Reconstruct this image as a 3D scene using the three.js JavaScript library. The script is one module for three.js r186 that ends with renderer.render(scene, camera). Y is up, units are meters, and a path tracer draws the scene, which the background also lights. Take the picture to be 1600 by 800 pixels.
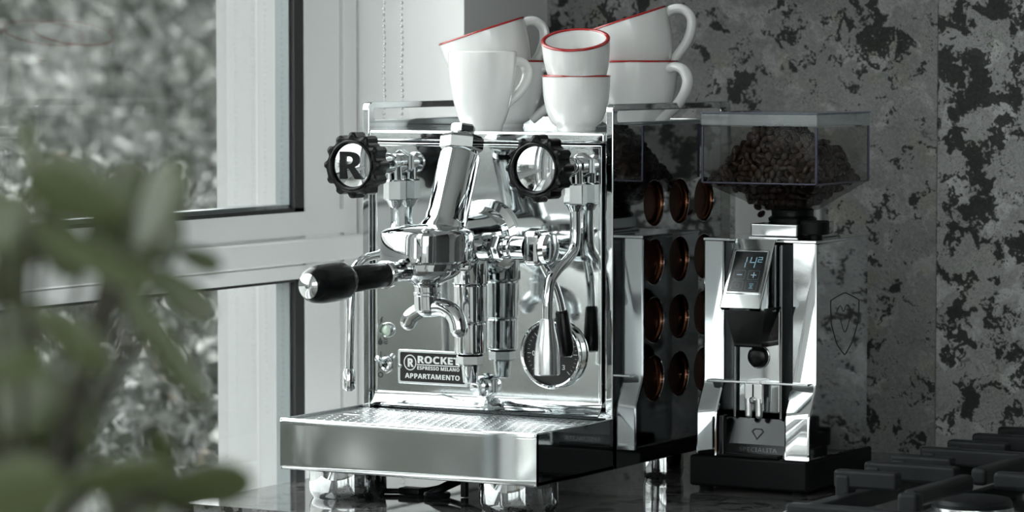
import * as THREE from 'three';
import { RoundedBoxGeometry } from 'three/addons/geometries/RoundedBoxGeometry.js';
import { TextGeometry } from 'three/addons/geometries/TextGeometry.js';
import { FontLoader } from 'three/addons/loaders/FontLoader.js';
import { mergeGeometries, toCreasedNormals as creaseAt } from 'three/addons/utils/BufferGeometryUtils.js';
import { createNoise2D, createNoise3D } from 'simplex-noise';

// ---------------------------------------------------------------- camera, sky, exposure
// metres; y = 0 is the worktop, x runs along the machine's front, z towards the room
const scene = new THREE.Scene();
const camera = new THREE.PerspectiveCamera(8.661, 2, 0.05, 80);
camera.position.set(1.6026, 0.41546, 2.62584);
camera.rotation.order = 'YXZ';
camera.rotation.set(-0.05957, 0.51595, 0);
camera.focus = 3.16;
camera.userData.fStop = 8;
scene.add(camera);

// overcast sky: a little brighter overhead than at the horizon, the same all round
const skyTex = (() => {
  const W = 64, H = 32, d = new Float32Array(W * H * 4);
  for (let r = 0; r < H; r++) {
    const up = Math.max(0, Math.sin(((r + 0.5) / H - 0.5) * Math.PI)), l = (1 + 2 * up) / 3 * 1.15 + 0.35;
    for (let c = 0; c < W; c++) d.set([l * 0.985, l * 1.0, l * 1.005, 1], (r * W + c) * 4);
  }
  const t = new THREE.DataTexture(d, W, H, THREE.RGBAFormat, THREE.FloatType);
  t.mapping = THREE.EquirectangularReflectionMapping; t.needsUpdate = true; t.magFilter = THREE.LinearFilter;
  return t;
})();
scene.background = skyTex;
scene.backgroundIntensity = 5.4;

const renderer = new THREE.WebGLRenderer({ antialias: true });
renderer.toneMapping = THREE.LinearToneMapping;
renderer.toneMappingExposure = 1.11;
renderer.outputColorSpace = THREE.SRGBColorSpace;
renderer.shadowMap.enabled = true;

// ---------------------------------------------------------------- helpers
const V = (x, y, z) => new THREE.Vector3(x, y, z);
let seed = 20240611;
const rnd = () => { seed = (seed * 1664525 + 1013904223) >>> 0; return seed / 4294967296; };
const taken = new Map();
const numbered = (n) => { const k = taken.get(n) || 0; taken.set(n, k + 1); return k ? n + '_' + String(k).padStart(3, '0') : n; };
function mesh(name, geo, mat, parent = scene) {
  const m = new THREE.Mesh(geo, mat);
  m.name = parent === scene ? numbered(name) : name;
  m.castShadow = m.receiveShadow = true;
  parent.add(m);
  return m;
}
function thing(name, label, category, pos = [0, 0, 0], group) {
  const g = new THREE.Group();
  g.name = numbered(name); g.position.set(...pos); g.userData = { label, category };
  if (group) g.userData.group = group;
  scene.add(g);
  return g;
}
function tag(o, label, category, group) { o.userData.label = label; o.userData.category = category; if (group) o.userData.group = group; return o; }
function struct(name) { const g = new THREE.Group(); g.name = name; g.userData.kind = 'structure'; scene.add(g); return g; }
const flat = (g) => { const k = g.index ? g.toNonIndexed() : g; for (const a of Object.keys(k.attributes)) if (!['position', 'normal', 'uv'].includes(a)) k.deleteAttribute(a); return k; };
const merge = (...gs) => mergeGeometries(gs.map(flat));
// creasing sorts vertices to a hundredth of a unit, so it is done in millimetres
const toCreasedNormals = (g, a) => creaseAt(g.scale(1000, 1000, 1000), a).scale(0.001, 0.001, 0.001);
// box from x0..x1 etc. with rounded edges
function rb(x0, x1, y0, y1, z0, z1, r = 0.002, seg = 2) {
  const w = x1 - x0, h = y1 - y0, d = z1 - z0;
  return new RoundedBoxGeometry(w, h, d, seg, Math.min(r, w / 2.01, h / 2.01, d / 2.01)).translate((x0 + x1) / 2, (y0 + y1) / 2, (z0 + z1) / 2);
}
function bx(x0, x1, y0, y1, z0, z1) {
  const g = new THREE.BoxGeometry(x1 - x0, y1 - y0, z1 - z0).translate((x0 + x1) / 2, (y0 + y1) / 2, (z0 + z1) / 2);
  const p = g.attributes.position, n = g.attributes.normal, uv = g.attributes.uv;    // uv in metres
  for (let i = 0; i < p.count; i++) {
    const ax = Math.abs(n.getX(i)), ay = Math.abs(n.getY(i));
    if (ax > 0.5) uv.setXY(i, p.getZ(i), p.getY(i)); else if (ay > 0.5) uv.setXY(i, p.getX(i), p.getZ(i)); else uv.setXY(i, p.getX(i), p.getY(i));
  }
  return g;
}
const lathe = (pts, seg = 56, crease = 0.6) => toCreasedNormals(new THREE.LatheGeometry(pts.map(([r, y]) => new THREE.Vector2(Math.max(r, 1e-5), y)), seg), crease);
const hexPrism = (r, h, c = 0.0015) => toCreasedNormals(new THREE.LatheGeometry([[0, 0], [r - c, 0], [r, c], [r, h - c], [r - c, h], [0, h]].map(([a, b]) => new THREE.Vector2(Math.max(a, 1e-5), b)), 6), 0.3);
// turns a shape built along +y so that it starts at a and points at b
function aim(geo, a, b) {
  const d = V(...b).sub(V(...a)).normalize();
  return geo.applyQuaternion(new THREE.Quaternion().setFromUnitVectors(V(0, 1, 0), d)).translate(...a);
}
const len = (a, b) => V(...a).distanceTo(V(...b));
function rod(a, b, r, r2 = r, seg = 24) { const L = len(a, b); return aim(lathe([[0, 0], [r, 0], [r2, L], [0, L]], seg), a, b); }
function tube(pts, r, seg = 64, rs = 16) {
  const v = pts.map((p) => V(...p)), g = new THREE.TubeGeometry(new THREE.CatmullRomCurve3(v, false, 'centripetal'), seg, r, rs, false);
  return merge(g, new THREE.SphereGeometry(r, rs, 10).translate(...pts[0]), new THREE.SphereGeometry(r, rs, 10).translate(...pts[pts.length - 1]));
}
function roundRect(x0, x1, y0, y1, r, P = THREE.Shape) {
  const s = new P();
  s.moveTo(x0 + r, y0); s.lineTo(x1 - r, y0); s.quadraticCurveTo(x1, y0, x1, y0 + r); s.lineTo(x1, y1 - r); s.quadraticCurveTo(x1, y1, x1 - r, y1);
  s.lineTo(x0 + r, y1); s.quadraticCurveTo(x0, y1, x0, y1 - r); s.lineTo(x0, y0 + r); s.quadraticCurveTo(x0, y0, x0 + r, y0);
  return s;
}
const poly = (pts, P = THREE.Shape) => { const s = new P(); pts.forEach(([x, y], i) => (i ? s.lineTo(x, y) : s.moveTo(x, y))); s.closePath(); return s; };
// extrusions with small bevels; the outline keeps its size
function ext(shape, depth, bevel = 0.001, curve = 16) {
  return toCreasedNormals(new THREE.ExtrudeGeometry(shape, { depth: Math.max(depth - 2 * bevel, 1e-4), bevelEnabled: bevel > 0, bevelThickness: bevel, bevelSize: bevel, bevelOffset: -bevel, bevelSegments: 2, curveSegments: curve }), 0.3).translate(0, 0, bevel);
}
// an outline given as (z, y), pushed along x from x0 to x1
const extX = (shape, x0, x1, bevel = 0.001, curve = 16) => ext(shape, x1 - x0, bevel, curve).rotateY(-Math.PI / 2).translate(x1, 0, 0);
function canvasTex(w, h, draw, srgb = true) {
  const c = document.createElement('canvas'); c.width = w; c.height = h;
  draw(c.getContext('2d'), w, h);
  const t = new THREE.CanvasTexture(c);
  if (srgb) t.colorSpace = THREE.SRGBColorSpace;
  return t;
}
const font = await new FontLoader().loadAsync('fonts/droid/droid_sans_bold.typeface.json');
function text(s, size, depth) {
  const g = new TextGeometry(s, { font, size, depth, curveSegments: 6, bevelEnabled: false });
  g.computeBoundingBox(); const b = g.boundingBox;
  return g.translate(-(b.min.x + b.max.x) / 2, -(b.min.y + b.max.y) / 2, 0);
}

// ---------------------------------------------------------------- materials
const std = (o) => new THREE.MeshStandardMaterial(o), phys = (o) => new THREE.MeshPhysicalMaterial(o);
const rgb = (r, g, b) => new THREE.Color().setRGB(r, g, b);
const M = {
  chrome: std({ color: rgb(0.53, 0.55, 0.557), metalness: 1, roughness: 0.035 }),
  steel: std({ color: rgb(0.72, 0.745, 0.75), metalness: 1, roughness: 0.07 }),
  satin: std({ color: rgb(0.66, 0.68, 0.69), metalness: 1, roughness: 0.24 }),
  darkSteel: std({ color: rgb(0.22, 0.225, 0.23), metalness: 1, roughness: 0.2 }),
  gunmetal: std({ color: rgb(0.06, 0.062, 0.064), metalness: 1, roughness: 0.15 }),
  forkWhite: std({ color: rgb(0.85, 0.86, 0.86), metalness: 1, roughness: 0.4 }),
  black: phys({ color: rgb(0.004, 0.0045, 0.005), roughness: 0.22, specularIntensity: 0.4 }),
  blackMatt: phys({ color: rgb(0.004, 0.0045, 0.005), roughness: 0.45, specularIntensity: 0.25 }),
  rubber: phys({ color: rgb(0.005, 0.006, 0.0065), roughness: 0.4, specularIntensity: 0.3 }),
  copper: std({ color: rgb(0.085, 0.034, 0.018), metalness: 1, roughness: 0.22 }),
  copperDark: std({ color: rgb(0.16, 0.06, 0.03), metalness: 1, roughness: 0.35 }),
  ceramic: phys({ color: rgb(0.74, 0.745, 0.74), roughness: 0.16, clearcoat: 0.5, clearcoatRoughness: 0.06 }),
  red: phys({ color: rgb(0.3, 0.012, 0.012), roughness: 0.2, clearcoat: 0.5 }),
  paint: std({ color: rgb(0.88, 0.885, 0.88), roughness: 0.7 }),
  pvc: phys({ color: rgb(0.89, 0.9, 0.9), roughness: 0.32 }),
  gasket: std({ color: rgb(0.01, 0.011, 0.012), roughness: 0.6 }),
  spacer: std({ color: rgb(0.15, 0.17, 0.172), metalness: 0.6, roughness: 0.45 }),
  glass: phys({ color: rgb(0.96, 0.98, 0.97), roughness: 0.0, transmission: 1, thickness: 0, ior: 1.52 }),
  iron: phys({ color: rgb(0.009, 0.0105, 0.012), roughness: 0.5, specularIntensity: 0.4 }),
  printBlack: std({ color: rgb(0.008, 0.009, 0.009), roughness: 0.5 }),
};

// ---------------------------------------------------------------- granite, computed as grain and mineral patches
const n2 = createNoise2D(rnd), n3 = createNoise3D(rnd);
const fbm = (x, y, o = 4) => { let s = 0, a = 0.5; for (let i = 0; i < o; i++) { s += a * n2(x, y); x = x * 2.03 + 17.1; y = y * 2.03 - 9.7; a *= 0.5; } return s; };
const sstep = (a, b, x) => { const t = Math.min(1, Math.max(0, (x - a) / (b - a))); return t * t * (3 - 2 * t); };
function granite(w, h, x0, sx, sy, o) {
  const d = new Uint8Array(w * h * 4), off = o.off;
  for (let j = 0; j < h; j++) for (let i = 0; i < w; i++) {
    const px = x0 + (i + 0.5) / w * sx, py = (j + 0.5) / h * sy, x = px + off, y = py + off * 0.37;   // metres
    const wx = x + 0.008 * n2(x * 26, y * 26) + 0.004 * n2(x * 80, y * 80), wy = y + 0.008 * n2(x * 26 + 40, y * 26) + 0.004 * n2(x * 80, y * 80 + 40);
    const big = fbm(wx * 9 + 3, wy * 9, 3), mid = fbm(wx * 30, wy * 30 + 7, 5), fine = fbm(x * 170, y * 170, 3);
    const dir = n2(x * 7, y * 7) * 3.1, ca = Math.cos(dir), sa = Math.sin(dir);
    const fib = n2((ca * x + sa * y) * 380, (ca * y - sa * x) * 120) + 0.5 * n2((ca * x + sa * y) * 900 + 5, (ca * y - sa * x) * 300);   // feldspar needles
    let v = o.base * (1 + 0.28 * mid + 0.3 * fib + 0.2 * fine + 0.14 * big);
    v *= 1 + o.pale * sstep(0.1, 0.45, fbm(wx * 15 - 8, wy * 15 + 2, 3));
    let near = o.bias;
    for (const [cx, cy, r] of o.spots) { const q = ((px - cx) ** 2 + (py - cy) ** 2) / (r * r); if (q < 6) near += 0.42 * Math.exp(-q * 0.7); }
    const dark = sstep(0.3, 0.44, near + big * o.kb + mid * 0.95 + fine * 0.35 + 0.08 * fib);               // mica clusters with ragged edges
    const speck = sstep(0.5, 0.66, n2(x * 330, y * 330) * 0.72 + mid * 0.6 + 0.5 * near + 0.1 * fine);
    const vein = sstep(0.02, 0.006, Math.abs(fbm(wx * 5 + 31, wy * 10 - 12, 3))) * sstep(0.05, 0.35, n2(x * 14 + 5, y * 14)) * (0.7 + 0.5 * fine);
    const k = Math.min(1, Math.max(dark * 0.93, speck * 0.85, vein * 0.7));
    v = v * (1 - k) + (0.007 + 0.016 * Math.max(0, fine)) * k;
    const olive = sstep(0.15, 0.5, fbm(x * 12 + 60, y * 12, 3)) * o.olive;
    const c = [v * (1 - 0.02 * olive), v, v * (1 - 0.2 * olive)];
    for (let q = 0; q < 3; q++) { const l = Math.max(0, c[q]); d[(j * w + i) * 4 + q] = 255 * Math.min(1, l < 0.0031308 ? 12.92 * l : 1.055 * Math.pow(l, 1 / 2.4) - 0.055); }
    d[(j * w + i) * 4 + 3] = 255;
  }
  const t = new THREE.DataTexture(d, w, h); t.colorSpace = THREE.SRGBColorSpace; t.wrapS = t.wrapT = THREE.RepeatWrapping; t.magFilter = THREE.LinearFilter; t.needsUpdate = true;
  t.repeat.set(1 / sx, 1 / sy); t.offset.set(-x0 / sx, 0);
  return t;
}
// mineral clusters of the two slabs in view: x, y, radius
const spotsLeft = [[-0.188, 0.454, 0.032], [-0.204, 0.412, 0.021], [-0.140, 0.440, 0.032], [-0.097, 0.457, 0.025], [-0.077, 0.426, 0.013], [-0.031, 0.460, 0.010], [-0.008, 0.409, 0.011], [0.011, 0.443, 0.011], [0.030, 0.378, 0.019], [0.053, 0.398, 0.014], [0.049, 0.361, 0.013], [0.094, 0.431, 0.009], [0.134, 0.420, 0.011], [0.101, 0.405, 0.009], [0.167, 0.460, 0.028], [0.193, 0.435, 0.019], [0.214, 0.419, 0.021], [0.175, 0.395, 0.011], [0.229, 0.396, 0.010], [0.015, 0.330, 0.011], [0.079, 0.466, 0.007], [0.229, 0.316, 0.010], [0.197, 0.252, 0.019], [0.237, 0.260, 0.010], [0.143, 0.204, 0.021], [0.172, 0.198, 0.016], [0.151, 0.123, 0.019], [0.180, 0.111, 0.011], [0.216, 0.176, 0.007], [0.205, 0.162, 0.006], [0.162, 0.056, 0.024], [0.174, 0.023, 0.020], [0.144, 0.034, 0.014], [0.239, 0.019, 0.014], [0.246, 0.067, 0.016], [0.217, 0.032, 0.009], [-0.030, 0.247, 0.021], [0.008, 0.234, 0.017]];
const spotsRight = [[0.278, 0.455, 0.017], [0.337, 0.458, 0.021], [0.316, 0.463, 0.011], [0.286, 0.396, 0.026], [0.271, 0.412, 0.011], [0.307, 0.402, 0.013], [0.349, 0.373, 0.019], [0.286, 0.363, 0.017], [0.317, 0.373, 0.014], [0.348, 0.445, 0.011], [0.272, 0.346, 0.017], [0.328, 0.330, 0.016], [0.300, 0.301, 0.016], [0.287, 0.247, 0.028], [0.308, 0.255, 0.019], [0.350, 0.216, 0.017], [0.270, 0.194, 0.014], [0.318, 0.275, 0.013], [0.273, 0.148, 0.019], [0.330, 0.163, 0.013], [0.295, 0.115, 0.014], [0.351, 0.105, 0.017], [0.320, 0.070, 0.010], [0.288, 0.049, 0.014], [0.302, 0.063, 0.014], [0.345, 0.052, 0.019], [0.267, 0.101, 0.009]];
const graniteLeft = phys({ map: granite(1280, 1280, -0.2, 0.64, 0.64, { off: 0, base: 0.195, pale: 0.4, bias: -0.1, kb: 0.3, olive: 0.6, spots: spotsLeft }), roughness: 0.55, specularIntensity: 0.3 });
const graniteRight = phys({ map: granite(1024, 1280, 0.26, 0.5, 0.64, { off: 11.3, base: 0.275, pale: 0.5, bias: 0.02, kb: 0.3, olive: 0.3, spots: spotsRight }), roughness: 0.55, specularIntensity: 0.3 });
const graniteTop = phys({ map: granite(1536, 1536, -0.2, 0.9, 0.9, { off: 23.7, base: 0.125, pale: 0.6, bias: 0.12, kb: 0.7, olive: 0.4, spots: [] }), roughness: 0.06, clearcoat: 0.4, clearcoatRoughness: 0.03 });

// ---------------------------------------------------------------- room shell
const X0 = -0.2, XR = 2.7, ZB = -0.63, ZF = 4.2, YF = -0.92, YC = 1.55, WX = -0.326, RZ = -0.45;
const WIN = [{ z0: RZ, z1: 1.45 }, { z0: 1.75, z1: 3.7 }], WY0 = -0.12, WY1 = 1.25;
{
  const floor = struct('floor');
  for (let i = 0; i < 10; i++) for (let k = 0; k < 5; k++) {
    const t = mesh('tile', rb(X0 + i * 0.3 + 0.001, X0 + (i + 1) * 0.3 - 0.001, YF - 0.012, YF, ZB + k * 0.98 + 0.001, ZB + (k + 1) * 0.98 - 0.001, 0.001, 1), floorMat(i + k), floor);
    t.castShadow = true;
  }
  mesh('floor_slab', bx(-0.6, XR + 0.2, YF - 0.2, YF - 0.012, ZB - 0.2, ZF + 0.3), M.paint, floor);
  function floorMat(i) { floorMat.m ||= [0.2, 0.23, 0.215].map((v) => std({ color: rgb(v, v * 0.95, v * 0.86), roughness: 0.35 })); return floorMat.m[i % 3]; }
  const ceil = struct('ceiling'); mesh('ceiling_board', bx(-0.6, XR + 0.2, YC, YC + 0.2, ZB - 0.2, ZF + 0.3), M.paint, ceil);

  // wall with the kitchen windows: thick masonry, piers and spandrels round two openings
  const wl = struct('wall_left');
  const O = -0.43;                                                                // outer face
  mesh('wall_face', bx(O, X0, YF, YC, ZB - 0.2, RZ), M.paint, wl);
  mesh('wall_face', bx(O, X0, YF, YC, WIN[0].z1, WIN[1].z0), M.paint, wl);
  mesh('wall_face', bx(O, X0, YF, YC, WIN[1].z1, ZF + 0.3), M.paint, wl);
  const render = std({ color: rgb(0.24, 0.244, 0.244), roughness: 0.85 });           // outer reveals behind the frames
  for (const w of WIN) { mesh('outer_reveal', bx(O - 0.01, WX - 0.037, WY0 - 0.1, WY1 + 0.02, w.z0 - 0.02, w.z0 + 0.1095), render, wl); mesh('outer_reveal', bx(O - 0.01, WX - 0.037, WY0 - 0.1, WY1 + 0.02, w.z1 - 0.1035, w.z1 + 0.02), render, wl); }
  for (const w of WIN) { mesh('wall_face', bx(O, X0, YF, WY0, w.z0, w.z1), M.paint, wl); mesh('wall_face', bx(O, X0, WY1, YC, w.z0, w.z1), M.paint, wl); }

  // splashback wall
  const wb = struct('wall_back');
  mesh('wall_face', bx(-0.43, XR + 0.2, YF, YC, ZB - 0.2, ZB - 0.02), M.paint, wb);
  const slab = (x0, x1, m) => { const g = bx(x0, x1, 0, 0.64, ZB - 0.02, ZB); mesh('granite_slab', g, m, wb); };
  slab(X0, 0.2606, graniteLeft); slab(0.2614, 1.2, graniteRight); slab(1.2008, XR, graniteLeft);

  const wr = struct('wall_right'); const ry0 = 0.3, ry1 = 1.46, rz0 = 1.9, rz1 = 4.0;
  mesh('wall_face', bx(XR, XR + 0.2, YF, YC, ZB, rz0), M.paint, wr); mesh('wall_face', bx(XR, XR + 0.2, YF, YC, rz1, ZF), M.paint, wr);
  mesh('wall_face', bx(XR, XR + 0.2, YF, ry0, rz0, rz1), M.paint, wr); mesh('wall_face', bx(XR, XR + 0.2, ry1, YC, rz0, rz1), M.paint, wr);
  const w4 = struct('window_4');
  mesh('window_frame', merge(bx(XR + 0.1, XR + 0.17, ry0, ry0 + 0.07, rz0, rz1), bx(XR + 0.1, XR + 0.17, ry1 - 0.07, ry1, rz0, rz1), ...[0, 1, 2].map((i) => { const z = rz0 + 0.035 + i * (rz1 - rz0 - 0.07) / 2; return bx(XR + 0.1, XR + 0.17, ry0, ry1, z - 0.04, z + 0.04); })), M.pvc, w4);
  for (let i = 0; i < 2; i++) mesh('pane', bx(XR + 0.134, XR + 0.136, ry0 + 0.07, ry1 - 0.07, rz0 + 0.07 + i * (rz1 - rz0 - 0.07) / 2, rz0 + (i + 1) * (rz1 - rz0 - 0.07) / 2), M.glass, w4);
  // tall dark cupboards all along the right wall
  const dark = std({ color: rgb(0.02, 0.021, 0.022), roughness: 0.45 });
  for (let i = 0; i < 2; i++) {
    const z = ZB + 0.72 + i * 0.8, t = thing('tall_cupboard', ['tall dark cupboard on the right wall nearer the splashback', 'tall dark cupboard on the right wall nearer the window'][i], 'cupboard', [2.1, YF, z]);
    mesh('carcass', rb(0.02, 0.598, 0, 2.4, 0.003, 0.797, 0.003), dark, t);
    for (const [p, q] of [[0.08, 1.3], [1.31, 2.39]]) { const d = mesh('door', rb(0, 0.02, p, q, 0.004, 0.796, 0.002), dark, t); mesh('handle', rod([-0.03, (p + q) / 2 - 0.15, 0.06], [-0.03, (p + q) / 2 + 0.15, 0.06], 0.006), M.satin, d); }
  }
  // wall behind the camera with a wide garden window
  const wf = struct('wall_front');
  const fx0 = -0.05, fx1 = 2.6, fy0 = 0.12, fy1 = 1.46;
  mesh('wall_face', bx(X0, fx0, YF, YC, ZF, ZF + 0.3), M.paint, wf); mesh('wall_face', bx(fx1, XR + 0.2, YF, YC, ZF, ZF + 0.3), M.paint, wf);
  mesh('wall_face', bx(fx0, fx1, YF, fy0, ZF, ZF + 0.3), M.paint, wf); mesh('wall_face', bx(fx0, fx1, fy1, YC, ZF, ZF + 0.3), M.paint, wf);
  const w3 = struct('window_3');
  mesh('window_frame', merge(bx(fx0, fx1, fy0, fy0 + 0.07, ZF + 0.1, ZF + 0.17), bx(fx0, fx1, fy1 - 0.07, fy1, ZF + 0.1, ZF + 0.17), ...[0, 1, 2, 3].map((i) => { const x = fx0 + 0.035 + i * (fx1 - fx0 - 0.07) / 3; return bx(x - 0.04, x + 0.04, fy0, fy1, ZF + 0.1, ZF + 0.17); })), M.pvc, w3);
  for (let i = 0; i < 3; i++) mesh('pane', bx(fx0 + 0.07 + i * (fx1 - fx0 - 0.07) / 3, fx0 + (i + 1) * (fx1 - fx0 - 0.07) / 3, fy0 + 0.07, fy1 - 0.07, ZF + 0.134, ZF + 0.136), M.glass, w3);
}

// windows of the left wall: white plastic frame with a transom, two panes of insulating glass above and below
function windowUnit(name, z0, z1, mullions) {
  const w = struct(name);
  const B = WX - 0.036;                                                           // back of the frame
  const y0 = WY0 - 0.25 > WY0 ? WY0 : WY0, y1 = WY1;
  const jamb = (za, zb, dir) => {                                                 // stepped upright: outer frame, groove, sash
    const f = (a, b, x) => bx(B, x, y0, y1, Math.min(a, b), Math.max(a, b));
    const g = [f(za, za + dir * 0.022, WX - 0.004), f(za + dir * 0.022, za + dir * 0.03, WX - 0.001), f(za + dir * 0.03, za + dir * 0.04, WX - 0.008), f(za + dir * 0.04, za + dir * 0.1065, WX)];
    return merge(...g);
  };
  mesh('window_frame', merge(jamb(z0, z0 + 0.1, 1), jamb(z1, z1 - 0.1, -1)), M.pvc, w);
  const zi0 = z0 + 0.1065, zi1 = z1 - 0.1065;
  // transom: sash rail above, proud middle strip, lower rail
  mesh('transom', merge(bx(B, WX + 0.0005, 0.2265, 0.2515, z0 + 0.03, z1 - 0.03), bx(B, WX - 0.004, 0.222, 0.2265, z0 + 0.02, z1 - 0.02), rb(B, WX + 0.013, 0.1985, 0.2235, z0 + 0.001, z1 - 0.001, 0.0025), bx(B, WX - 0.004, 0.1955, 0.1985, z0 + 0.02, z1 - 0.02), bx(B, WX + 0.0005, 0.1818, 0.1955, z0 + 0.03, z1 - 0.03)), M.pvc, w);
  mesh('window_head', bx(B, WX, y1 - 0.07, y1, zi0, zi1), M.pvc, w);
  mesh('window_foot', bx(B, WX, y0, y0 + 0.012, zi0, zi1), M.pvc, w);
  const zs = [zi0, ...mullions, zi1];
  mullions.forEach((m) => mesh('mullion', bx(B, WX, y0, y1, m - 0.05, m + 0.05), M.pvc, w));
  for (let i = 0; i < zs.length - 1; i++) {
    const a = zs[i] + (i ? 0.05 : 0), b = zs[i + 1] - (i + 1 < zs.length - 1 ? 0.05 : 0);
    for (const [p, q] of [[0.2515, y1 - 0.07], [y0 + 0.012, 0.1818]]) {
      const t = 0.0175, gx = WX - 0.004;
      mesh('gasket', merge(bx(gx - 0.02, gx + 0.002, p, q, a, a + t), bx(gx - 0.02, gx + 0.002, p, q, b - t, b), bx(gx - 0.02, gx + 0.002, p, p + 0.004, a, b), bx(gx - 0.02, gx + 0.002, q - 0.003, q, a, b)), M.gasket, w);
      mesh('glass_spacer', merge(bx(gx - 0.02, gx - 0.003, p, q, a + t, a + t + 0.003), bx(gx - 0.02, gx - 0.003, p, q, b - t - 0.003, b - t), bx(gx - 0.02, gx - 0.003, p + 0.004, p + 0.008, a + t, b - t)), M.spacer, w);
      mesh('pane', new THREE.PlaneGeometry(b - a - 0.004, q - p - 0.004).rotateY(Math.PI / 2).translate(gx - 0.002, (p + q) / 2, (a + b) / 2), M.glass, w);
      mesh('pane', new THREE.PlaneGeometry(b - a - 0.004, q - p - 0.004).rotateY(Math.PI / 2).translate(gx - 0.021, (p + q) / 2, (a + b) / 2), M.glass, w);
    }
  }
}
windowUnit('window_1', WIN[0].z0 + 0.006, WIN[0].z1, [0.86]);
windowUnit('window_2', WIN[1].z0, WIN[1].z1, [2.72]);

// ---------------------------------------------------------------- outdoors
{
  const g = struct('ground');
  mesh('paving', bx(-16, -0.43, -1.35, -1.2, -24, 20), std({ color: rgb(0.2, 0.2, 0.19), roughness: 0.9 }), g);
  mesh('paving', bx(-0.43, 8, -1.35, -1.2, 4.5, 16), std({ color: rgb(0.2, 0.2, 0.19), roughness: 0.9 }), g);
  const gw = struct('wall_garden');
  mesh('wall_face', bx(-12.2, -12, -1.2, 1.3, -22, 20), std({ color: rgb(0.4, 0.4, 0.39), roughness: 0.9 }), gw);
  const leafGeo = (() => {
    const p = [], n = 5;
    for (let i = 0; i < n; i++) { const t0 = i / n, t1 = (i + 1) / n, w = (t) => 0.42 * Math.sin(Math.PI * Math.pow(t, 0.8)), z = (t) => 0.25 * t * t; for (const s of [-1, 1]) { const q = [[0, t0, z(t0)], [s * w(t0), t0, z(t0) + 0.1 * w(t0)], [s * w(t1), t1, z(t1) + 0.1 * w(t1)], [0, t1, z(t1)]]; p.push(...q[0], ...q[1], ...q[2], ...q[0], ...q[2], ...q[3]); } }
    const g = new THREE.BufferGeometry(); g.setAttribute('position', new THREE.Float32BufferAttribute(p, 3)); g.computeVertexNormals(); return g;
  })();
  const leafMat = (r, gg, b) => phys({ color: rgb(r, gg, b), roughness: 0.75, transmission: 0.35, thickness: 0, side: THREE.DoubleSide });
  function shrub(name, label, cat, x, z, w, h, count, size, mat, trunkH = 0) {
    const t = thing(name, label, cat, [x, -1.2, z]);
    const im = new THREE.InstancedMesh(leafGeo, mat, count), o = new THREE.Object3D(), c = new THREE.Color();
    for (let i = 0; i < count; i++) {
      const a = rnd() * 6.283, u = Math.acos(2 * rnd() - 1), r = 0.55 + 0.45 * Math.pow(rnd(), 0.5), k = 0.75 + 0.35 * n3(Math.cos(a) * 1.7 + x, Math.cos(u) * 1.9, Math.sin(a) * 1.7 + z);
      o.position.set(Math.cos(a) * Math.sin(u) * w / 2 * r * k, trunkH + (h - trunkH) * (0.5 + 0.5 * Math.cos(u) * r * k), Math.sin(a) * Math.sin(u) * w / 2 * r * k);
      o.rotation.set(rnd() * 6.283, rnd() * 6.283, rnd() * 6.283); o.scale.setScalar(size * (0.6 + 0.8 * rnd())); o.updateMatrix();
      im.setMatrixAt(i, o.matrix); const v = (0.8 + 0.4 * rnd()) * (1 + 0.45 * n3(o.position.x * 1.3 + x, o.position.y * 1.5, o.position.z * 1.3 + z)); im.setColorAt(i, c.setRGB(v, v, v));
    }
    im.name = 'foliage'; im.userData.kind = 'stuff'; im.castShadow = im.receiveShadow = true; t.add(im);
    mesh('stem', merge(...[0, 1, 2, 3].map((i) => tube([[0.02 * i, 0, 0.03 * i], [Math.cos(i * 1.6) * w * 0.08, h * 0.35, Math.sin(i * 1.6) * w * 0.08], [Math.cos(i * 1.6) * w * 0.22, h * 0.75, Math.sin(i * 1.6) * w * 0.22]], 0.012 + 0.02 * trunkH, 12, 6))), std({ color: rgb(0.12, 0.1, 0.08), roughness: 0.9 }), t);
    return t;
  }
  const silver = leafMat(0.037, 0.042, 0.035), green = leafMat(0.016, 0.021, 0.012), pale = leafMat(0.056, 0.062, 0.056);
  shrub('garden_shrub', 'dark leafy shrub close outside the lower window pane', 'shrub', -1.5, -1.55, 1.2, 1.3, 8800, 0.025, green);
  shrub('garden_shrub', 'grey-green bush behind the window glass at the left', 'shrub', -4.4, -6.2, 4, 1.75, 16000, 0.045, silver);
  shrub('garden_tree', 'pale blurred tree beyond the upper window pane', 'tree', -7.4, -11.4, 5, 2.6, 18400, 0.070, pale, 1.0);
  shrub('garden_tree', 'silvery tree farther along the garden outside', 'tree', -7.5, -6.6, 4.6, 2.5, 16800, 0.070, silver, 0.95);
  shrub('garden_tree', 'green tree mirrored in the machine front, outside the window', 'tree', -5.5, 6.4, 4.4, 2.1, 14400, 0.060, silver, 0.4);
  shrub('garden_shrub', 'light green bush mirrored low in the machine front', 'shrub', -2.6, 3.6, 2.2, 1.3, 10400, 0.035, green);
  shrub('garden_tree', 'pale tree mirrored at the far side of the garden', 'tree', -7, 12, 6, 2.6, 14400, 0.080, pale, 0.5);
}

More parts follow.
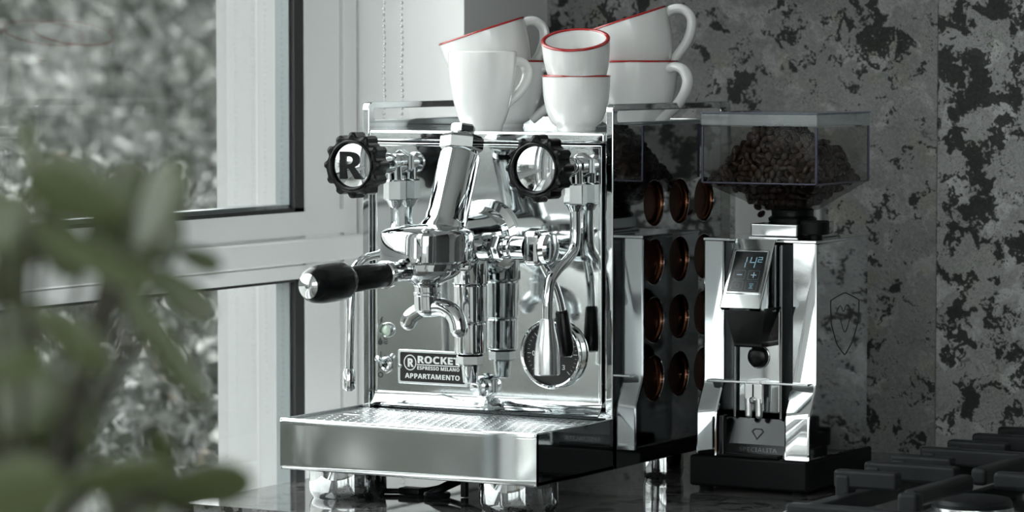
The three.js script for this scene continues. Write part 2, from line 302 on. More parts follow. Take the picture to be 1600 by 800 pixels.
// ---------------------------------------------------------------- worktop, cabinets
{
  const wt = mesh('worktop', (() => {
    const s = bx(X0, XR - 0.01, -0.03, 0, ZB + 0.001, 0.066);
    return s;
  })(), graniteTop);
  tag(wt, 'polished dark speckled granite worktop under the coffee machine', 'worktop');
  const carc = thing('base_cabinet', 'white base cabinet with doors below the granite worktop', 'cabinet', [0, YF, 0]);
  mesh('carcass', rb(X0 + 0.01, XR - 0.02, 0.1, 0.889, ZB + 0.01, 0.02, 0.002), M.paint, carc);
  mesh('plinth', bx(X0 + 0.01, XR - 0.02, 0.0, 0.1, ZB + 0.01, -0.03), M.blackMatt, carc);
  for (let i = 0; i < 5; i++) { const x = X0 + 0.02 + i * 0.57; const d = mesh('door', rb(x, x + 0.56, 0.11, 0.88, 0.02, 0.04, 0.003), M.pvc, carc); mesh('handle', rod([x + 0.1, 0.83, 0.06], [x + 0.46, 0.83, 0.06], 0.006), M.satin, d); }
  const wc = thing('wall_cabinet', 'grey wall cabinet above the splashback beside the window wall', 'cabinet', [0, 0.535, 0]);
  mesh('carcass', rb(X0 + 0.02, 0.17, 0, 0.8, ZB + 0.001, ZB + 0.33, 0.002), std({ color: rgb(0.2, 0.2, 0.2), roughness: 0.5 }), wc);
  for (let i = 0; i < 2; i++) { const x = X0 + 0.022 + i * 0.174; const d = mesh('door', rb(x, x + 0.171, 0.003, 0.797, ZB + 0.33, ZB + 0.35, 0.003), std({ color: rgb(0.22, 0.22, 0.22), roughness: 0.5 }), wc); mesh('handle', rod([x + 0.04, 0.03, ZB + 0.365], [x + 0.13, 0.03, ZB + 0.365], 0.005), M.satin, d); }
}

// ---------------------------------------------------------------- espresso machine
const em = thing('espresso_machine', 'chrome espresso machine with two black scalloped valve knobs and cups on top', 'coffee machine', [0, 0, 0]);
{
  // side panels with an upstanding rail, pierced by copper-lined rounds
  const holes = [];
  for (const z of [-0.232, -0.2855, -0.339]) for (const y of [0.2745, 0.2185, 0.163, 0.1073]) holes.push([z, y]);
  const HR = 0.0213;
  const side = roundRect(-0.398, -0.148, 0.0285, 0.3695, 0.008);
  side.holes.push(roundRect(-0.389, -0.157, 0.3525, 0.363, 0.004, THREE.Path));
  for (const [z, y] of holes) { const p = new THREE.Path(); p.absarc(z, y, HR, 0, Math.PI * 2, true); side.holes.push(p); }
  for (const s of [1, -1]) {
    const p = mesh('side_panel', s > 0 ? extX(side, 0.1295, 0.137, 0.0009, 40) : extX(side, -0.137, -0.1295, 0.0009, 40), M.chrome, em);
    for (const [z, y] of holes) {
      const d = lathe([[0, 0.0012], [HR * 0.7, 0.0008], [HR * 0.93, 0.0014], [HR * 1.0, 0.0034], [HR * 1.0, 0.0062]], 48, 0.9);
      const x0 = 0.1305;
      mesh('copper_disc', aim(d, [s * x0, y, z], [s * (x0 + 1), y, z]), M.copper, p);
    }
  }
  mesh('body', rb(-0.1295, 0.1295, 0.03, 0.3335, -0.392, -0.158, 0.004, 3), M.chrome, em);
  const fp = mesh('front_panel', merge(rb(-0.1247, 0.1244, 0.0885, 0.3312, -0.1585, -0.1505, 0.002, 3),
    rb(-0.1247, -0.1215, 0.0885, 0.3312, -0.1585, -0.1498, 0.0012), rb(0.1208, 0.1244, 0.0885, 0.3312, -0.1585, -0.1498, 0.0012), rb(-0.1247, 0.1244, 0.3275, 0.3312, -0.1585, -0.1498, 0.0012)), M.steel, em);
  // panel foot that turns forward over the tray
  const lip = []; for (let i = 0; i <= 8; i++) { const a = i / 8 * 1.15; lip.push([-0.1505 + 0.016 * (1 - Math.cos(a)), 0.0915 - 0.0145 * Math.sin(a)]); }
  const lipBack = lip.slice().reverse().map(([z, y]) => [z - 0.002, y - 0.0012]);
  mesh('panel_lip', extX(poly([...lip, ...lipBack]), -0.1247, 0.1244, 0.0002), M.steel, fp);
  mesh('cup_tray', merge(rb(-0.129, 0.129, 0.3325, 0.343, -0.3955, -0.1465, 0.0028, 4), rb(-0.129, 0.129, 0.343, 0.352, -0.3955, -0.391, 0.001)), M.steel, em);

  // drip tray: open box, curved polished front, perforated grate
  const W = 0.137, bow = (x) => 0.0016 * (1 - Math.pow(Math.abs(x) / W, 5));
  const tray = mesh('drip_tray', merge(bx(-W, W, 0.0285, 0.032, -0.15, -0.003), rb(-W, -W + 0.003, 0.0285, 0.0765, -0.157, -0.002, 0.001), rb(W - 0.003, W, 0.0285, 0.0765, -0.157, -0.002, 0.001), rb(-W + 0.003, W - 0.003, 0.0285, 0.066, -0.157, -0.154, 0.0005)), M.chrome, em);
  {
    const nx = 60, pos = [], idx = [], uv = [], prof = [[-0.0045, 0.0762], [-0.0032, 0.0767], [-0.0014, 0.0766], [-0.0004, 0.0757], [0, 0.074]];
    for (let i = 1; i < 12; i++) prof.push([0, 0.074 - 0.043 * i / 12]);
    prof.push([0, 0.031], [-0.0004, 0.0293], [-0.0014, 0.0286], [-0.0045, 0.0285], [-0.0045, 0.0762]);
    for (let i = 0; i <= nx; i++) { const x = -W + 2 * W * i / nx; for (const [z, y] of prof) { pos.push(x, y, z + bow(x) - 0.002); uv.push(x, y); } }
    const k = prof.length;
    for (let i = 0; i < nx; i++) for (let j = 0; j < k - 1; j++) { const a = i * k + j, b = a + k; idx.push(a, a + 1, b, b, a + 1, b + 1); }
    const g = new THREE.BufferGeometry(); g.setAttribute('position', new THREE.Float32BufferAttribute(pos, 3)); g.setAttribute('uv', new THREE.Float32BufferAttribute(uv, 2)); g.setIndex(idx); g.computeVertexNormals();
    const cap = (x) => extX(poly(prof.slice(0, -1).map(([z, y]) => [z - 0.002, y])), x - 0.0004, x + 0.0004, 0.0001);
    mesh('tray_front', merge(toCreasedNormals(g, 0.5), cap(-W + 0.0004), cap(W - 0.0004)), M.steel, tray);
  }
  {
    const s = roundRect(-W + 0.005, W - 0.005, 0.006, 0.145, 0.004);                       // y here is -z
    const finger = [[-0.109, 0.08], [0.098, 0.098]];
    for (const [x, z] of finger) s.holes.push(roundRect(x - 0.011, x + 0.011, z - 0.003, z + 0.003, 0.0029, THREE.Path));
    s.holes.push(poly([[-0.03, 0.1455], [0.004, 0.1455], [-0.004, 0.135], [-0.024, 0.135]], THREE.Path));
    const pitch = 0.0088;
    for (let j = 0; j < 11; j++) for (let i = 0; i < 29; i++) {
      const x = -0.122 + i * pitch + (j % 2) * pitch / 2, z = 0.017 + j * 0.0115;
      if (x > 0.1225 || finger.some(([a, b]) => Math.abs(x - a) < 0.018 && Math.abs(z - b) < 0.009) || (x > -0.037 && x < 0.011 && z > 0.122)) continue;
      const h = new THREE.Path(), a = 0.9, L = 0.0048, w = 0.0029, ca = Math.cos(a), sa = Math.sin(a);
      const q = []; for (let k = 0; k < 10; k++) { const t = k / 10 * Math.PI * 2; const ex = L * Math.cos(t), ey = w * Math.sin(t); q.push([x + ex * ca - ey * sa, z + ex * sa + ey * ca]); }
      q.forEach(([p, r], n) => (n ? h.lineTo(p, r) : h.moveTo(p, r))); h.closePath();
      s.holes.push(h);
    }
    const g = toCreasedNormals(new THREE.ExtrudeGeometry(s, { depth: 0.0006, bevelEnabled: true, bevelThickness: 0.0009, bevelSize: 0.0009, bevelOffset: 0, bevelSegments: 3, curveSegments: 8 }), 0.5).rotateX(-Math.PI / 2).translate(0, 0.0724, 0);
    mesh('tray_grate', g, M.satin, tray);
  }
  // feet
  for (const [x, z, r] of [[-0.0925, -0.05, 0.0365], [0.092, -0.05, 0.0365], [-0.098, -0.35, 0.02], [0.1, -0.325, 0.02]])
    mesh('foot', lathe([[0, 0.003], [r * 0.6, 0.003], [r * 0.64, 0], [r * 0.9, 0], [r * 0.93, 0.002], [r * 0.98, 0.005], [r, 0.008], [r, 0.0295], [0, 0.0295]], 64).translate(x, 0, z), M.chrome, em);

  // pressure gauge
  const GX = 0.0738, GY = 0.1345, GZ = -0.1505;
  const dial = canvasTex(512, 512, (c) => {
    c.fillStyle = '#060808'; c.fillRect(0, 0, 512, 512); c.translate(256, 256); c.strokeStyle = '#c9cdcc'; c.fillStyle = '#d2d6d5'; c.font = 'bold 56px sans-serif'; c.textAlign = 'center'; c.textBaseline = 'middle';
    for (let i = 0; i <= 30; i++) { const a = (225 - i * 9) * Math.PI / 180, big = i % 5 === 0; c.lineWidth = big ? 6 : 3; c.beginPath(); c.moveTo(Math.cos(a) * 232, -Math.sin(a) * 232); c.lineTo(Math.cos(a) * (big ? 196 : 212), -Math.sin(a) * (big ? 196 : 212)); c.stroke(); }
    ['0', '0.5', '1', '1.5', '2', '2.5', '3'].forEach((s, i) => { const a = (225 - i * 45) * Math.PI / 180; c.fillText(s, Math.cos(a) * 150, -Math.sin(a) * 150); });
    c.font = 'bold 40px sans-serif'; c.fillText('bar', 0, 108);
  });
  const gauge = mesh('pressure_gauge', new THREE.CircleGeometry(0.0295, 64).translate(GX, GY, GZ + 0.0045), std({ map: dial, roughness: 0.4 }), em);
  mesh('gauge_ring', lathe([[0.0272, 0.002], [0.0285, 0.0045], [0.0288, 0.0065], [0.0297, 0.0078], [0.0312, 0.0084], [0.0325, 0.0078], [0.0331, 0.0066], [0.0331, 0.005], [0.0322, 0.0042], [0.0322, 0], [0.0272, 0.002]], 72, 0.5).rotateX(Math.PI / 2).translate(GX, GY, GZ), M.chrome, gauge);
  mesh('needle', merge(ext(poly([[-0.0012, -0.007], [0.0012, -0.007], [0.0004, 0.022], [-0.0004, 0.022]]), 0.0006, 0).rotateZ(2.36).translate(GX, GY, GZ + 0.0055), new THREE.CylinderGeometry(0.0035, 0.0035, 0.0016, 24).rotateX(Math.PI / 2).translate(GX, GY, GZ + 0.0058)), std({ color: rgb(0.35, 0.03, 0.02), roughness: 0.4 }), gauge);

  // maker's plate
  const plateTex = canvasTex(1024, 448, (c, w, h) => {
    c.fillStyle = '#b9bdbc'; c.fillRect(0, 0, w, h);
    c.fillStyle = '#050606'; c.beginPath(); c.roundRect(26, 26, w - 52, h - 52, 22); c.fill();
    c.fillStyle = c.strokeStyle = '#d3d6d5';
    c.lineWidth = 15; c.beginPath(); c.ellipse(176, 165, 88, 100, 0, 0, 7); c.stroke();
    c.font = 'bold 150px sans-serif'; c.textAlign = 'center'; c.textBaseline = 'middle'; c.fillText('R', 178, 168); c.lineWidth = 8; c.strokeText('R', 178, 168);
    c.textAlign = 'left'; c.font = 'bold 132px sans-serif'; c.lineWidth = 5;
    const fit = (s, x, y, width) => { const m = c.measureText(s).width; c.save(); c.translate(x, y); c.scale(width / m, 1); c.fillText(s, 0, 0); c.strokeText(s, 0, 0); c.restore(); };
    fit('ROCKET', 278, 120, 640); c.fillRect(278, 182, 640, 14);
    c.font = 'bold 66px sans-serif'; c.lineWidth = 2; fit('ESPRESSO MILANO', 278, 232, 640);
    c.font = 'bold 92px sans-serif'; c.lineWidth = 2; fit('APPARTAMENTO', 100, 345, 824);
  });
  const np = mesh('name_plate', ext(roundRect(-0.0976, -0.0196, 0.0985, 0.1315, 0.0025), 0.0025, 0.0006).translate(0, 0, -0.1507), M.satin, em);
  mesh('plate_print', new THREE.PlaneGeometry(0.0765, 0.0318).translate(-0.0586, 0.115, -0.1481), std({ map: plateTex, roughness: 0.35, metalness: 0.1 }), np);
  mesh('screw', lathe([[0, 0.0022], [0.0012, 0.002], [0.0022, 0.001], [0.0024, 0]], 20).rotateX(Math.PI / 2).translate(-0.0945, 0.1155, -0.148), M.chrome, np);

  // switch, lamp, printed signs
  const sw = mesh('toggle_switch', merge(lathe([[0.0035, 0.004], [0.0055, 0.0045], [0.0068, 0.0035], [0.0072, 0.002], [0.0072, 0]], 40).rotateX(Math.PI / 2).translate(-0.1113, 0.1165, -0.1505), hexPrism(0.0092, 0.0022, 0.0004).rotateX(Math.PI / 2).translate(-0.1113, 0.1165, -0.1505)), M.chrome, em);
  mesh('switch_lever', aim(lathe([[0, 0], [0.0018, 0], [0.0028, 0.0135], [0.0026, 0.0155], [0, 0.0163]], 20), [-0.1113, 0.1165, -0.1495], [-0.1133, 0.122, -0.138]), M.chrome, sw);
  const lamp = mesh('indicator_lamp', lathe([[0.0053, 0.0015], [0.0056, 0.0042], [0.0062, 0.0048], [0.0068, 0.0042], [0.0074, 0.0015], [0.0074, 0]], 40).rotateX(Math.PI / 2).translate(-0.1105, 0.1495, -0.1505), M.chrome, em);
  mesh('lens', lathe([[0, 0.0046], [0.002, 0.0043], [0.004, 0.0034], [0.0054, 0.002]], 32).rotateX(Math.PI / 2).translate(-0.1105, 0.1495, -0.1505), phys({ color: rgb(0.42, 0.52, 0.42), roughness: 0.15, clearcoat: 1 }), lamp);
  const PZ = -0.1504;
  const mark = (s) => mesh('printed_sign', new THREE.ExtrudeGeometry(s, { depth: 0.0002, bevelEnabled: false, curveSegments: 12 }).translate(0, 0, PZ), M.printBlack, em);
  mark(poly([[-0.1162, 0.1625], [-0.1195, 0.1575], [-0.1178, 0.158], [-0.1192, 0.1538], [-0.1155, 0.159], [-0.1172, 0.1586], [-0.1155, 0.1618]]));
  const drop = new THREE.Shape(); drop.moveTo(-0.1188, 0.143); drop.bezierCurveTo(-0.1182, 0.1405, -0.1163, 0.139, -0.1163, 0.1372); drop.absarc(-0.1188, 0.137, 0.0025, 0, Math.PI, true); drop.bezierCurveTo(-0.1213, 0.139, -0.1194, 0.1405, -0.1188, 0.143); mark(drop);
  for (let i = 0; i < 3; i++) { const y = 0.136 + i * 0.0022, up = [], lo = []; for (let k = 0; k <= 8; k++) { const x = -0.115 + k * 0.0006, o = 0.0005 * Math.sin(k * 1.1); up.push([x, y + 0.0004 + o]); lo.unshift([x, y - 0.0004 + o]); } mark(poly([...up, ...lo])); }
  mark(poly([[-0.1187, 0.122], [-0.1187, 0.1285], [-0.1177, 0.1285], [-0.1177, 0.122]]));
  const ring = new THREE.Shape(); ring.absarc(-0.1186, 0.1055, 0.0028, 0, Math.PI * 2); const rh = new THREE.Path(); rh.absarc(-0.1186, 0.1055, 0.0018, 0, Math.PI * 2, true); ring.holes.push(rh); mark(ring);
  // capped adjuster low on the panel
  mesh('cap_nut', merge(lathe([[0, 0.0175], [0.006, 0.0172], [0.0085, 0.0158], [0.0098, 0.0125], [0.0102, 0.009], [0.0102, 0.006], [0.0088, 0.0055], [0.0088, 0]], 48).rotateX(Math.PI / 2), hexPrism(0.0118, 0.006, 0.0008).rotateX(Math.PI / 2)).translate(-0.0008, 0.1005, -0.1505), M.chrome, em);

  // steam and water valves with scalloped knobs
  const scallop = (() => { const s = new THREE.Shape(), N = 144; for (let i = 0; i < N; i++) { const t = i / N * Math.PI * 2, r = 0.029 + 0.0023 * Math.tanh(1.7 * Math.cos(12 * t)); i ? s.lineTo(r * Math.cos(t), r * Math.sin(t)) : s.moveTo(r, 0); } s.closePath(); const h = new THREE.Path(); h.absarc(0, 0, 0.0222, 0, Math.PI * 2, true); s.holes.push(h); return s; })();
  function valve(x, y, letter) {
    const zp = -0.1505, zk = -0.0585;
    const v = mesh('valve_body', merge(
      lathe([[0.0088, 0], [0.0088, 0.012], [0.0075, 0.0135], [0.0075, 0.022], [0.0098, 0.024], [0.0098, 0.034], [0.0085, 0.036], [0.0085, 0.072], [0, 0.072]], 40).rotateX(Math.PI / 2).translate(x, y, zp),
      hexPrism(0.0125, 0.006, 0.0008).rotateX(Math.PI / 2).translate(x, y, zp),
      rod([x, y, -0.1375], [x, y - 0.016, -0.1375], 0.0072), hexPrism(0.0108, 0.02, 0.0015).translate(x, y - 0.036, -0.1375),
      lathe([[0.004, 0], [0.0062, 0.002], [0.0082, 0.006], [0.0098, 0.0075], [0, 0.0075]], 32).translate(x, y - 0.043, -0.1375)), M.chrome, em);
    const k = mesh('knob', merge(ext(scallop, 0.0225, 0.003, 24).translate(x, y, zk - 0.0225), lathe([[0, 0], [0.022, 0], [0.0265, 0.003], [0.0265, 0.006], [0.0228, 0.01], [0.0228, 0.017], [0, 0.017]], 64).rotateX(Math.PI / 2).translate(x, y, zk - 0.0245), new THREE.TorusGeometry(0.0226, 0.0014, 12, 72).translate(x, y, zk - 0.0002)), M.black, v);
    const dome = []; for (let i = 0; i <= 14; i++) { const r = 0.0222 * i / 14; dome.unshift([r, 0.0032 * (1 - (r / 0.0222) ** 2)]); }
    mesh('knob_cap', lathe(dome.reverse(), 64, 1).rotateX(Math.PI / 2).translate(x, y, zk - 0.0022), M.chrome, v);
    if (letter) {
      const g = text('R', 0.0262, 0.0022); g.scale(1.28, 1, 1);
      mesh('letter', g.translate(x + 0.0012, y, zk - 0.0004), M.black, v);
    }
    return k;
  }
  valve(-0.094, 0.3115, true); valve(0.103, 0.3115, false);
  const ww = mesh('water_wand', tube([[-0.094, 0.27, -0.1375], [-0.094, 0.25, -0.1375], [-0.0942, 0.233, -0.132], [-0.0955, 0.2255, -0.112], [-0.0968, 0.222, -0.086], [-0.0975, 0.212, -0.069], [-0.0977, 0.19, -0.0645], [-0.0977, 0.15, -0.062], [-0.0977, 0.118, -0.0605]], 0.0041, 90), M.chrome, em);
  mesh('wand_tip', aim(lathe([[0, 0.001], [0.003, 0], [0.0058, 0.002], [0.0064, 0.005], [0.006, 0.017], [0.0046, 0.021], [0, 0.021]], 32), [-0.0977, 0.0985, -0.0598], [-0.0977, 0.2, -0.063]), M.chrome, ww);
  const sws = mesh('steam_wand', tube([[0.103, 0.27, -0.1375], [0.103, 0.248, -0.1375], [0.103, 0.235, -0.135], [0.1022, 0.226, -0.124], [0.1005, 0.2165, -0.107], [0.0995, 0.207, -0.096], [0.099, 0.192, -0.0915], [0.099, 0.168, -0.0905]], 0.0052, 90), M.chrome, em);
  mesh('wand_tip', lathe([[0, 0.001], [0.0112, 0], [0.012, 0.001], [0.0119, 0.017], [0.0105, 0.029], [0.008, 0.041], [0.0068, 0.048], [0.0066, 0.052], [0, 0.053]], 48).translate(0.099, 0.1205, -0.0905), M.satin, sws);

  // brew group
  const HZ = -0.041;
  const lobes = [60, 300].map((a) => a * Math.PI / 180);
  const head = mesh('group_head', merge(
    lathe([[0, 0.0605], [0.018, 0.06], [0.03, 0.058], [0.039, 0.0555], [0.0425, 0.053], [0.0435, 0.05], [0.0435, 0.0275], [0.042, 0.0255], [0.037, 0.0245], [0.037, 0.021], [0, 0.021]], 72, 0.4).translate(0, 0.199, HZ),
    ...lobes.map((a) => lathe([[0, 0.054], [0.009, 0.0535], [0.0112, 0.0515], [0.0115, 0.049], [0.0115, 0.0275], [0.0105, 0.026], [0, 0.026]], 32, 0.4).translate(0.0355 * Math.cos(a), 0.199, HZ + 0.0355 * Math.sin(a))),
    ...lobes.map((a) => lathe([[0, 0.0585], [0.003, 0.058], [0.0045, 0.0565], [0.0045, 0.053]], 20).translate(0.036 * Math.cos(a), 0.199, HZ + 0.036 * Math.sin(a))),
    // neck back to the boiler flange and valve chest below it
    lathe([[0, 0], [0.036, 0], [0.036, 0.005], [0.03, 0.008], [0.0265, 0.014], [0.025, 0.03], [0.0245, 0.06], [0.024, 0.08]], 56, 0.4).rotateX(Math.PI / 2).translate(0, 0.242, -0.1503),
    lathe([[0.0155, 0], [0.0165, 0.002], [0.0168, 0.02], [0.019, 0.03], [0.02, 0.04], [0, 0.04]], 48).translate(0, 0.2, -0.12),
    rb(-0.012, 0.012, 0.214, 0.25, -0.13, -0.06, 0.006, 4)), M.chrome, em);
  const B = [0, 0.252, -0.0715], T = [0, 0.3225, -0.1025];
  mesh('mushroom_column', aim(lathe([[0, -0.006], [0.026, -0.006], [0.0245, 0], [0.0212, 0.005], [0.0203, 0.0085], [0.0203, 0.012], [0.0196, 0.016], [0.0191, 0.074], [0.0182, 0.0765], [0, 0.077]], 64, 0.5), B, T), M.chrome, head);
  mesh('column_screw', aim(lathe([[0, 0.0012], [0.0016, 0.0012], [0.002, 0.0022], [0.0038, 0.0018], [0.0043, 0]], 24, 0.4), [-0.0018, 0.2795, -0.0652], [-0.0118, 0.3195, 0.0263]), M.chrome, head);
  mesh('top_nut', merge(aim(merge(lathe([[0, 0], [0.0165, 0], [0.0165, 0.003], [0, 0.003]], 40), hexPrism(0.0205, 0.0155, 0.003).translate(0, 0.0025, 0), lathe([[0.015, 0.018], [0.0118, 0.0188], [0.0105, 0.0205], [0, 0.0205]], 40), hexPrism(0.0122, 0.0085, 0.0018).rotateY(0.4).translate(0, 0.0195, 0), lathe([[0, 0.0292], [0.004, 0.029], [0.0075, 0.0275]], 24)), [0, 0.3225, -0.1025], [0, 0.5, -0.135])), M.chrome, head);
  mesh('exhaust_tube', merge(lathe([[0, -0.001], [0.0052, 0], [0.007, 0.0005], [0.0088, 0.016], [0, 0.016]], 40, 0.5).translate(0, 0.106, -0.12), hexPrism(0.0132, 0.011, 0.0018).translate(0, 0.1222, -0.12),
    lathe([[0.0138, 0], [0.0148, 0.001], [0.015, 0.003], [0.015, 0.028], [0.0142, 0.0295], [0.0156, 0.031], [0.0158, 0.033], [0.0158, 0.064], [0.0148, 0.0655]], 56, 0.4).translate(0, 0.1335, -0.12), hexPrism(0.0178, 0.0125, 0.0025).rotateY(0.25).translate(0, 0.1985, -0.12)), M.chrome, head);
  // cam shaft and brew lever on the right of the group
  const AX = (pts) => lathe(pts, 40, 0.4).rotateZ(-Math.PI / 2).translate(0, 0.2362, -0.105);
  mesh('cam_shaft', merge(AX([[0.016, 0.012], [0.0168, 0.02], [0.0135, 0.022], [0.0135, 0.034], [0.0118, 0.036], [0.0082, 0.0365], [0.0082, 0.056], [0, 0.056]]), hexPrism(0.0118, 0.0078, 0.001).rotateZ(-Math.PI / 2).translate(0.0365, 0.2362, -0.105), AX([[0, 0.0475], [0.0098, 0.0478], [0.0108, 0.0495], [0.0108, 0.053], [0.0098, 0.0545], [0.0108, 0.056], [0.0112, 0.0575], [0.0112, 0.07], [0, 0.071]])), M.chrome, head);
  const lever = mesh('brew_lever', merge(rb(-0.0092, 0.0092, -0.0168, 0.0168, -0.0125, 0.0125, 0.006, 5).translate(0.08, 0.2362, -0.105), AX([[0, 0.086], [0.0135, 0.087], [0.0148, 0.089], [0.0148, 0.094], [0.0125, 0.097], [0, 0.0985]]),
    tube([[0.083, 0.226, -0.106], [0.088, 0.214, -0.11], [0.0935, 0.2, -0.1155], [0.0965, 0.186, -0.119], [0.0978, 0.174, -0.1212]], 0.0042, 30)), M.chrome, em);
  mesh('lever_grip', aim(lathe([[0, 0], [0.0052, 0], [0.0062, 0.002], [0.0078, 0.03], [0.0076, 0.038], [0.006, 0.0425], [0, 0.044]], 36), [0.0978, 0.178, -0.121], [0.1005, 0.13, -0.1265]), M.black, lever);
}

// ---------------------------------------------------------------- portafilter locked into the group
{
  const pf = thing('portafilter', 'chrome portafilter with black handle and double spout locked under the group', 'portafilter', [0, 0.165, -0.041]);
  const yo = (y) => y - 0.165;
  mesh('basket_holder', merge(lathe([[0, 0], [0.0125, 0], [0.0135, 0.002], [0.0155, 0.0035], [0.0245, 0.008], [0.03, 0.0125], [0.032, 0.016], [0.0325, 0.027], [0.0345, 0.0275], [0.035, 0.0285], [0.035, 0.0325], [0, 0.0325]], 64, 0.4).translate(0, yo(0.2015), 0),
    ...[25, 205].map((a) => rb(0.03, 0.0405, 0, 0.0065, -0.009, 0.009, 0.002).rotateY(a * Math.PI / 180).translate(0, yo(0.2165), 0))), M.chrome, pf);
  mesh('double_spout', merge(lathe([[0.0122, 0], [0.0122, 0.012], [0.0128, 0.0128], [0.0128, 0.015], [0.0118, 0.0158], [0.0118, 0.022], [0, 0.022]], 40, 0.4).translate(0, yo(0.181), 0), new THREE.SphereGeometry(0.0122, 32, 16).scale(1.05, 0.62, 0.95).translate(0, yo(0.181), 0),
    tube([[0.001, yo(0.184), 0.0], [-0.009, yo(0.178), 0.002], [-0.0155, yo(0.1735), 0.003], [-0.0185, yo(0.1685), 0.003]], 0.0078, 24), tube([[0.004, yo(0.182), 0], [0.017, yo(0.183), 0.0], [0.0275, yo(0.1785), 0.0], [0.0325, yo(0.171), 0.0], [0.034, yo(0.164), 0.0]], 0.0084, 32)), M.chrome, pf);
  const th = 8.5 * Math.PI / 180, at = (l) => [-l * Math.sin(th), yo(0.2185) - 0.045 * l, l * Math.cos(th)];
  mesh('handle_arm', aim(lathe([[0.0085, 0], [0.008, 0.01], [0.0095, 0.02], [0.0125, 0.026], [0.0128, 0.0315], [0.0115, 0.0325]], 40, 0.4), at(0.03), at(0.2)), M.chrome, pf);
  const grip = mesh('handle_grip', aim(lathe([[0, 0], [0.0112, 0], [0.0116, 0.002], [0.0118, 0.046], [0.0105, 0.049], [0.0105, 0.0505], [0.0142, 0.0525], [0.0164, 0.0555], [0.0173, 0.06], [0.0175, 0.075], [0.0172, 0.088], [0.016, 0.0955], [0.014, 0.1005], [0.0115, 0.1035], [0, 0.1035]], 56, 0.5), at(0.062), at(0.3)), M.black, pf);
  mesh('handle_collar', aim(lathe([[0.0112, 0], [0.0122, 0.0006], [0.0122, 0.0022], [0.0108, 0.003]], 40), at(0.1105), at(0.3)), M.chrome, grip);
  const dome = []; for (let i = 0; i <= 10; i++) { const r = 0.0112 * (1 - i / 10); dome.push([r, 0.0042 * (1 - (r / 0.0112) ** 2)]); }
  mesh('end_cap', aim(lathe(dome, 48, 1), at(0.1655), at(0.4)), M.chrome, grip);
}

// ---------------------------------------------------------------- cups
function cupParts(t, o) {
  const { R, r, h, tall, rim = true, handle = true } = o, e = 0.0026, n = 18, out = [], inn = [];
  const prof = (k) => r + (R - r) * Math.pow(Math.sin(Math.PI / 2 * Math.pow(k, tall ? 0.8 : 0.62)), tall ? 1.0 : 0.9);
  for (let i = 0; i <= n; i++) { const k = i / n; out.push([prof(k) + 0.0004, 0.004 + (h - 0.005) * k]); }
  for (let i = n; i >= 0; i--) { const k = i / n; inn.push([Math.max(prof(k) - e, 0.001), 0.0075 + (h - 0.0085) * k]); }
  const body = [[0, 0.002], [r * 0.78, 0.0018], [r * 0.82, 0], [r * 0.96, 0], [r, 0.0012], ...out, [R - e * 0.5, h + 0.0002], ...inn, [0, 0.007]];
  mesh('cup_body', lathe(body, 64, 0.9), M.ceramic, t);
  if (rim) mesh('red_rim', lathe([[R + 0.0009, h - 0.0013], [R + 0.001, h - 0.0004], [R + 0.0003, h + 0.0004], [R - e * 0.5, h + 0.0007], [R - e - 0.0002, h + 0.0003], [R - e - 0.0006, h - 0.0008]], 64, 1.2), M.red, t);
  if (handle) {
    const k = tall ? 0.8 : 1, q = (f) => (tall ? 0.86 - (0.9 - f) * 0.72 : f) * h;
    const pts = [[prof(0.85) - 0.003, q(0.88)], [R + 0.006 * k, q(0.915)], [R + 0.0155 * k, q(0.87)], [R + 0.0205 * k, q(0.73)], [R + 0.018 * k, q(0.56)], [R + 0.009 * k, q(0.37)], [prof(0.34) + 0.002, q(0.22)], [prof(0.2) - 0.003, q(0.12)]].map(([x, yy]) => V(x, yy, 0));
    const c = new THREE.CatmullRomCurve3(pts, false, 'centripetal'), g = new THREE.TubeGeometry(c, 48, 0.0048, 16, false);
    const p = g.attributes.position; for (let i = 0; i < p.count; i++) p.setZ(i, p.getZ(i) * 1.4);
    g.computeVertexNormals();
    mesh('cup_handle', g, M.ceramic, t);
  }
}
const CY = 0.343, CAP = { R: 0.0438, r: 0.0235, h: 0.0662 }, ESP = { R: 0.0319, r: 0.0185, h: 0.0525 };
function cup(label, o, pos, turn, tilt) {
  const t = thing('coffee_cup', label, 'cup', pos, 'white cups with red rims on the machine');
  t.rotation.order = 'YXZ'; t.rotation.y = turn;
  cupParts(t, o);
  if (tilt) { const q = new THREE.Quaternion().setFromAxisAngle(V(...tilt[0]).normalize(), tilt[1]); t.quaternion.premultiply(q); }
  return t;
}
const right = [0.87, 0, -0.493], view = [-0.493, 0, -0.87];
cup('tall plain white cup at the front left of the cup tray', { R: 0.0326, r: 0.0195, h: 0.0755, tall: true, rim: false }, [-0.0262, CY, -0.188], 1.0);
cup('large white cup half hidden behind the tall plain cup', CAP, [-0.062, CY, -0.285], 0.3);
cup('large tilted white cup stacked behind the tall plain cup', { ...CAP, h: 0.063 }, [-0.064, CY + 0.036, -0.29], 0.9, [view, -0.315]);
cup('small upright white cup at the bottom of the front stack', { ...ESP, handle: false }, [0.0722, CY, -0.196], 0);
cup('small white cup tipped towards the viewer on the front stack', { ...ESP, h: 0.052, handle: false }, [0.0722, CY + 0.0375, -0.2005], 0, [[0.87 + 0.1, 0, -0.493 + 0.17], 0.33]);
cup('large upright white cup behind the right chrome rail', CAP, [0.0815, CY, -0.293], -0.12);
cup('large tilted white cup at the top right with handle up', { ...CAP, h: 0.063 }, [0.0885, CY + 0.046, -0.299], 0.5, [view, -0.31]);

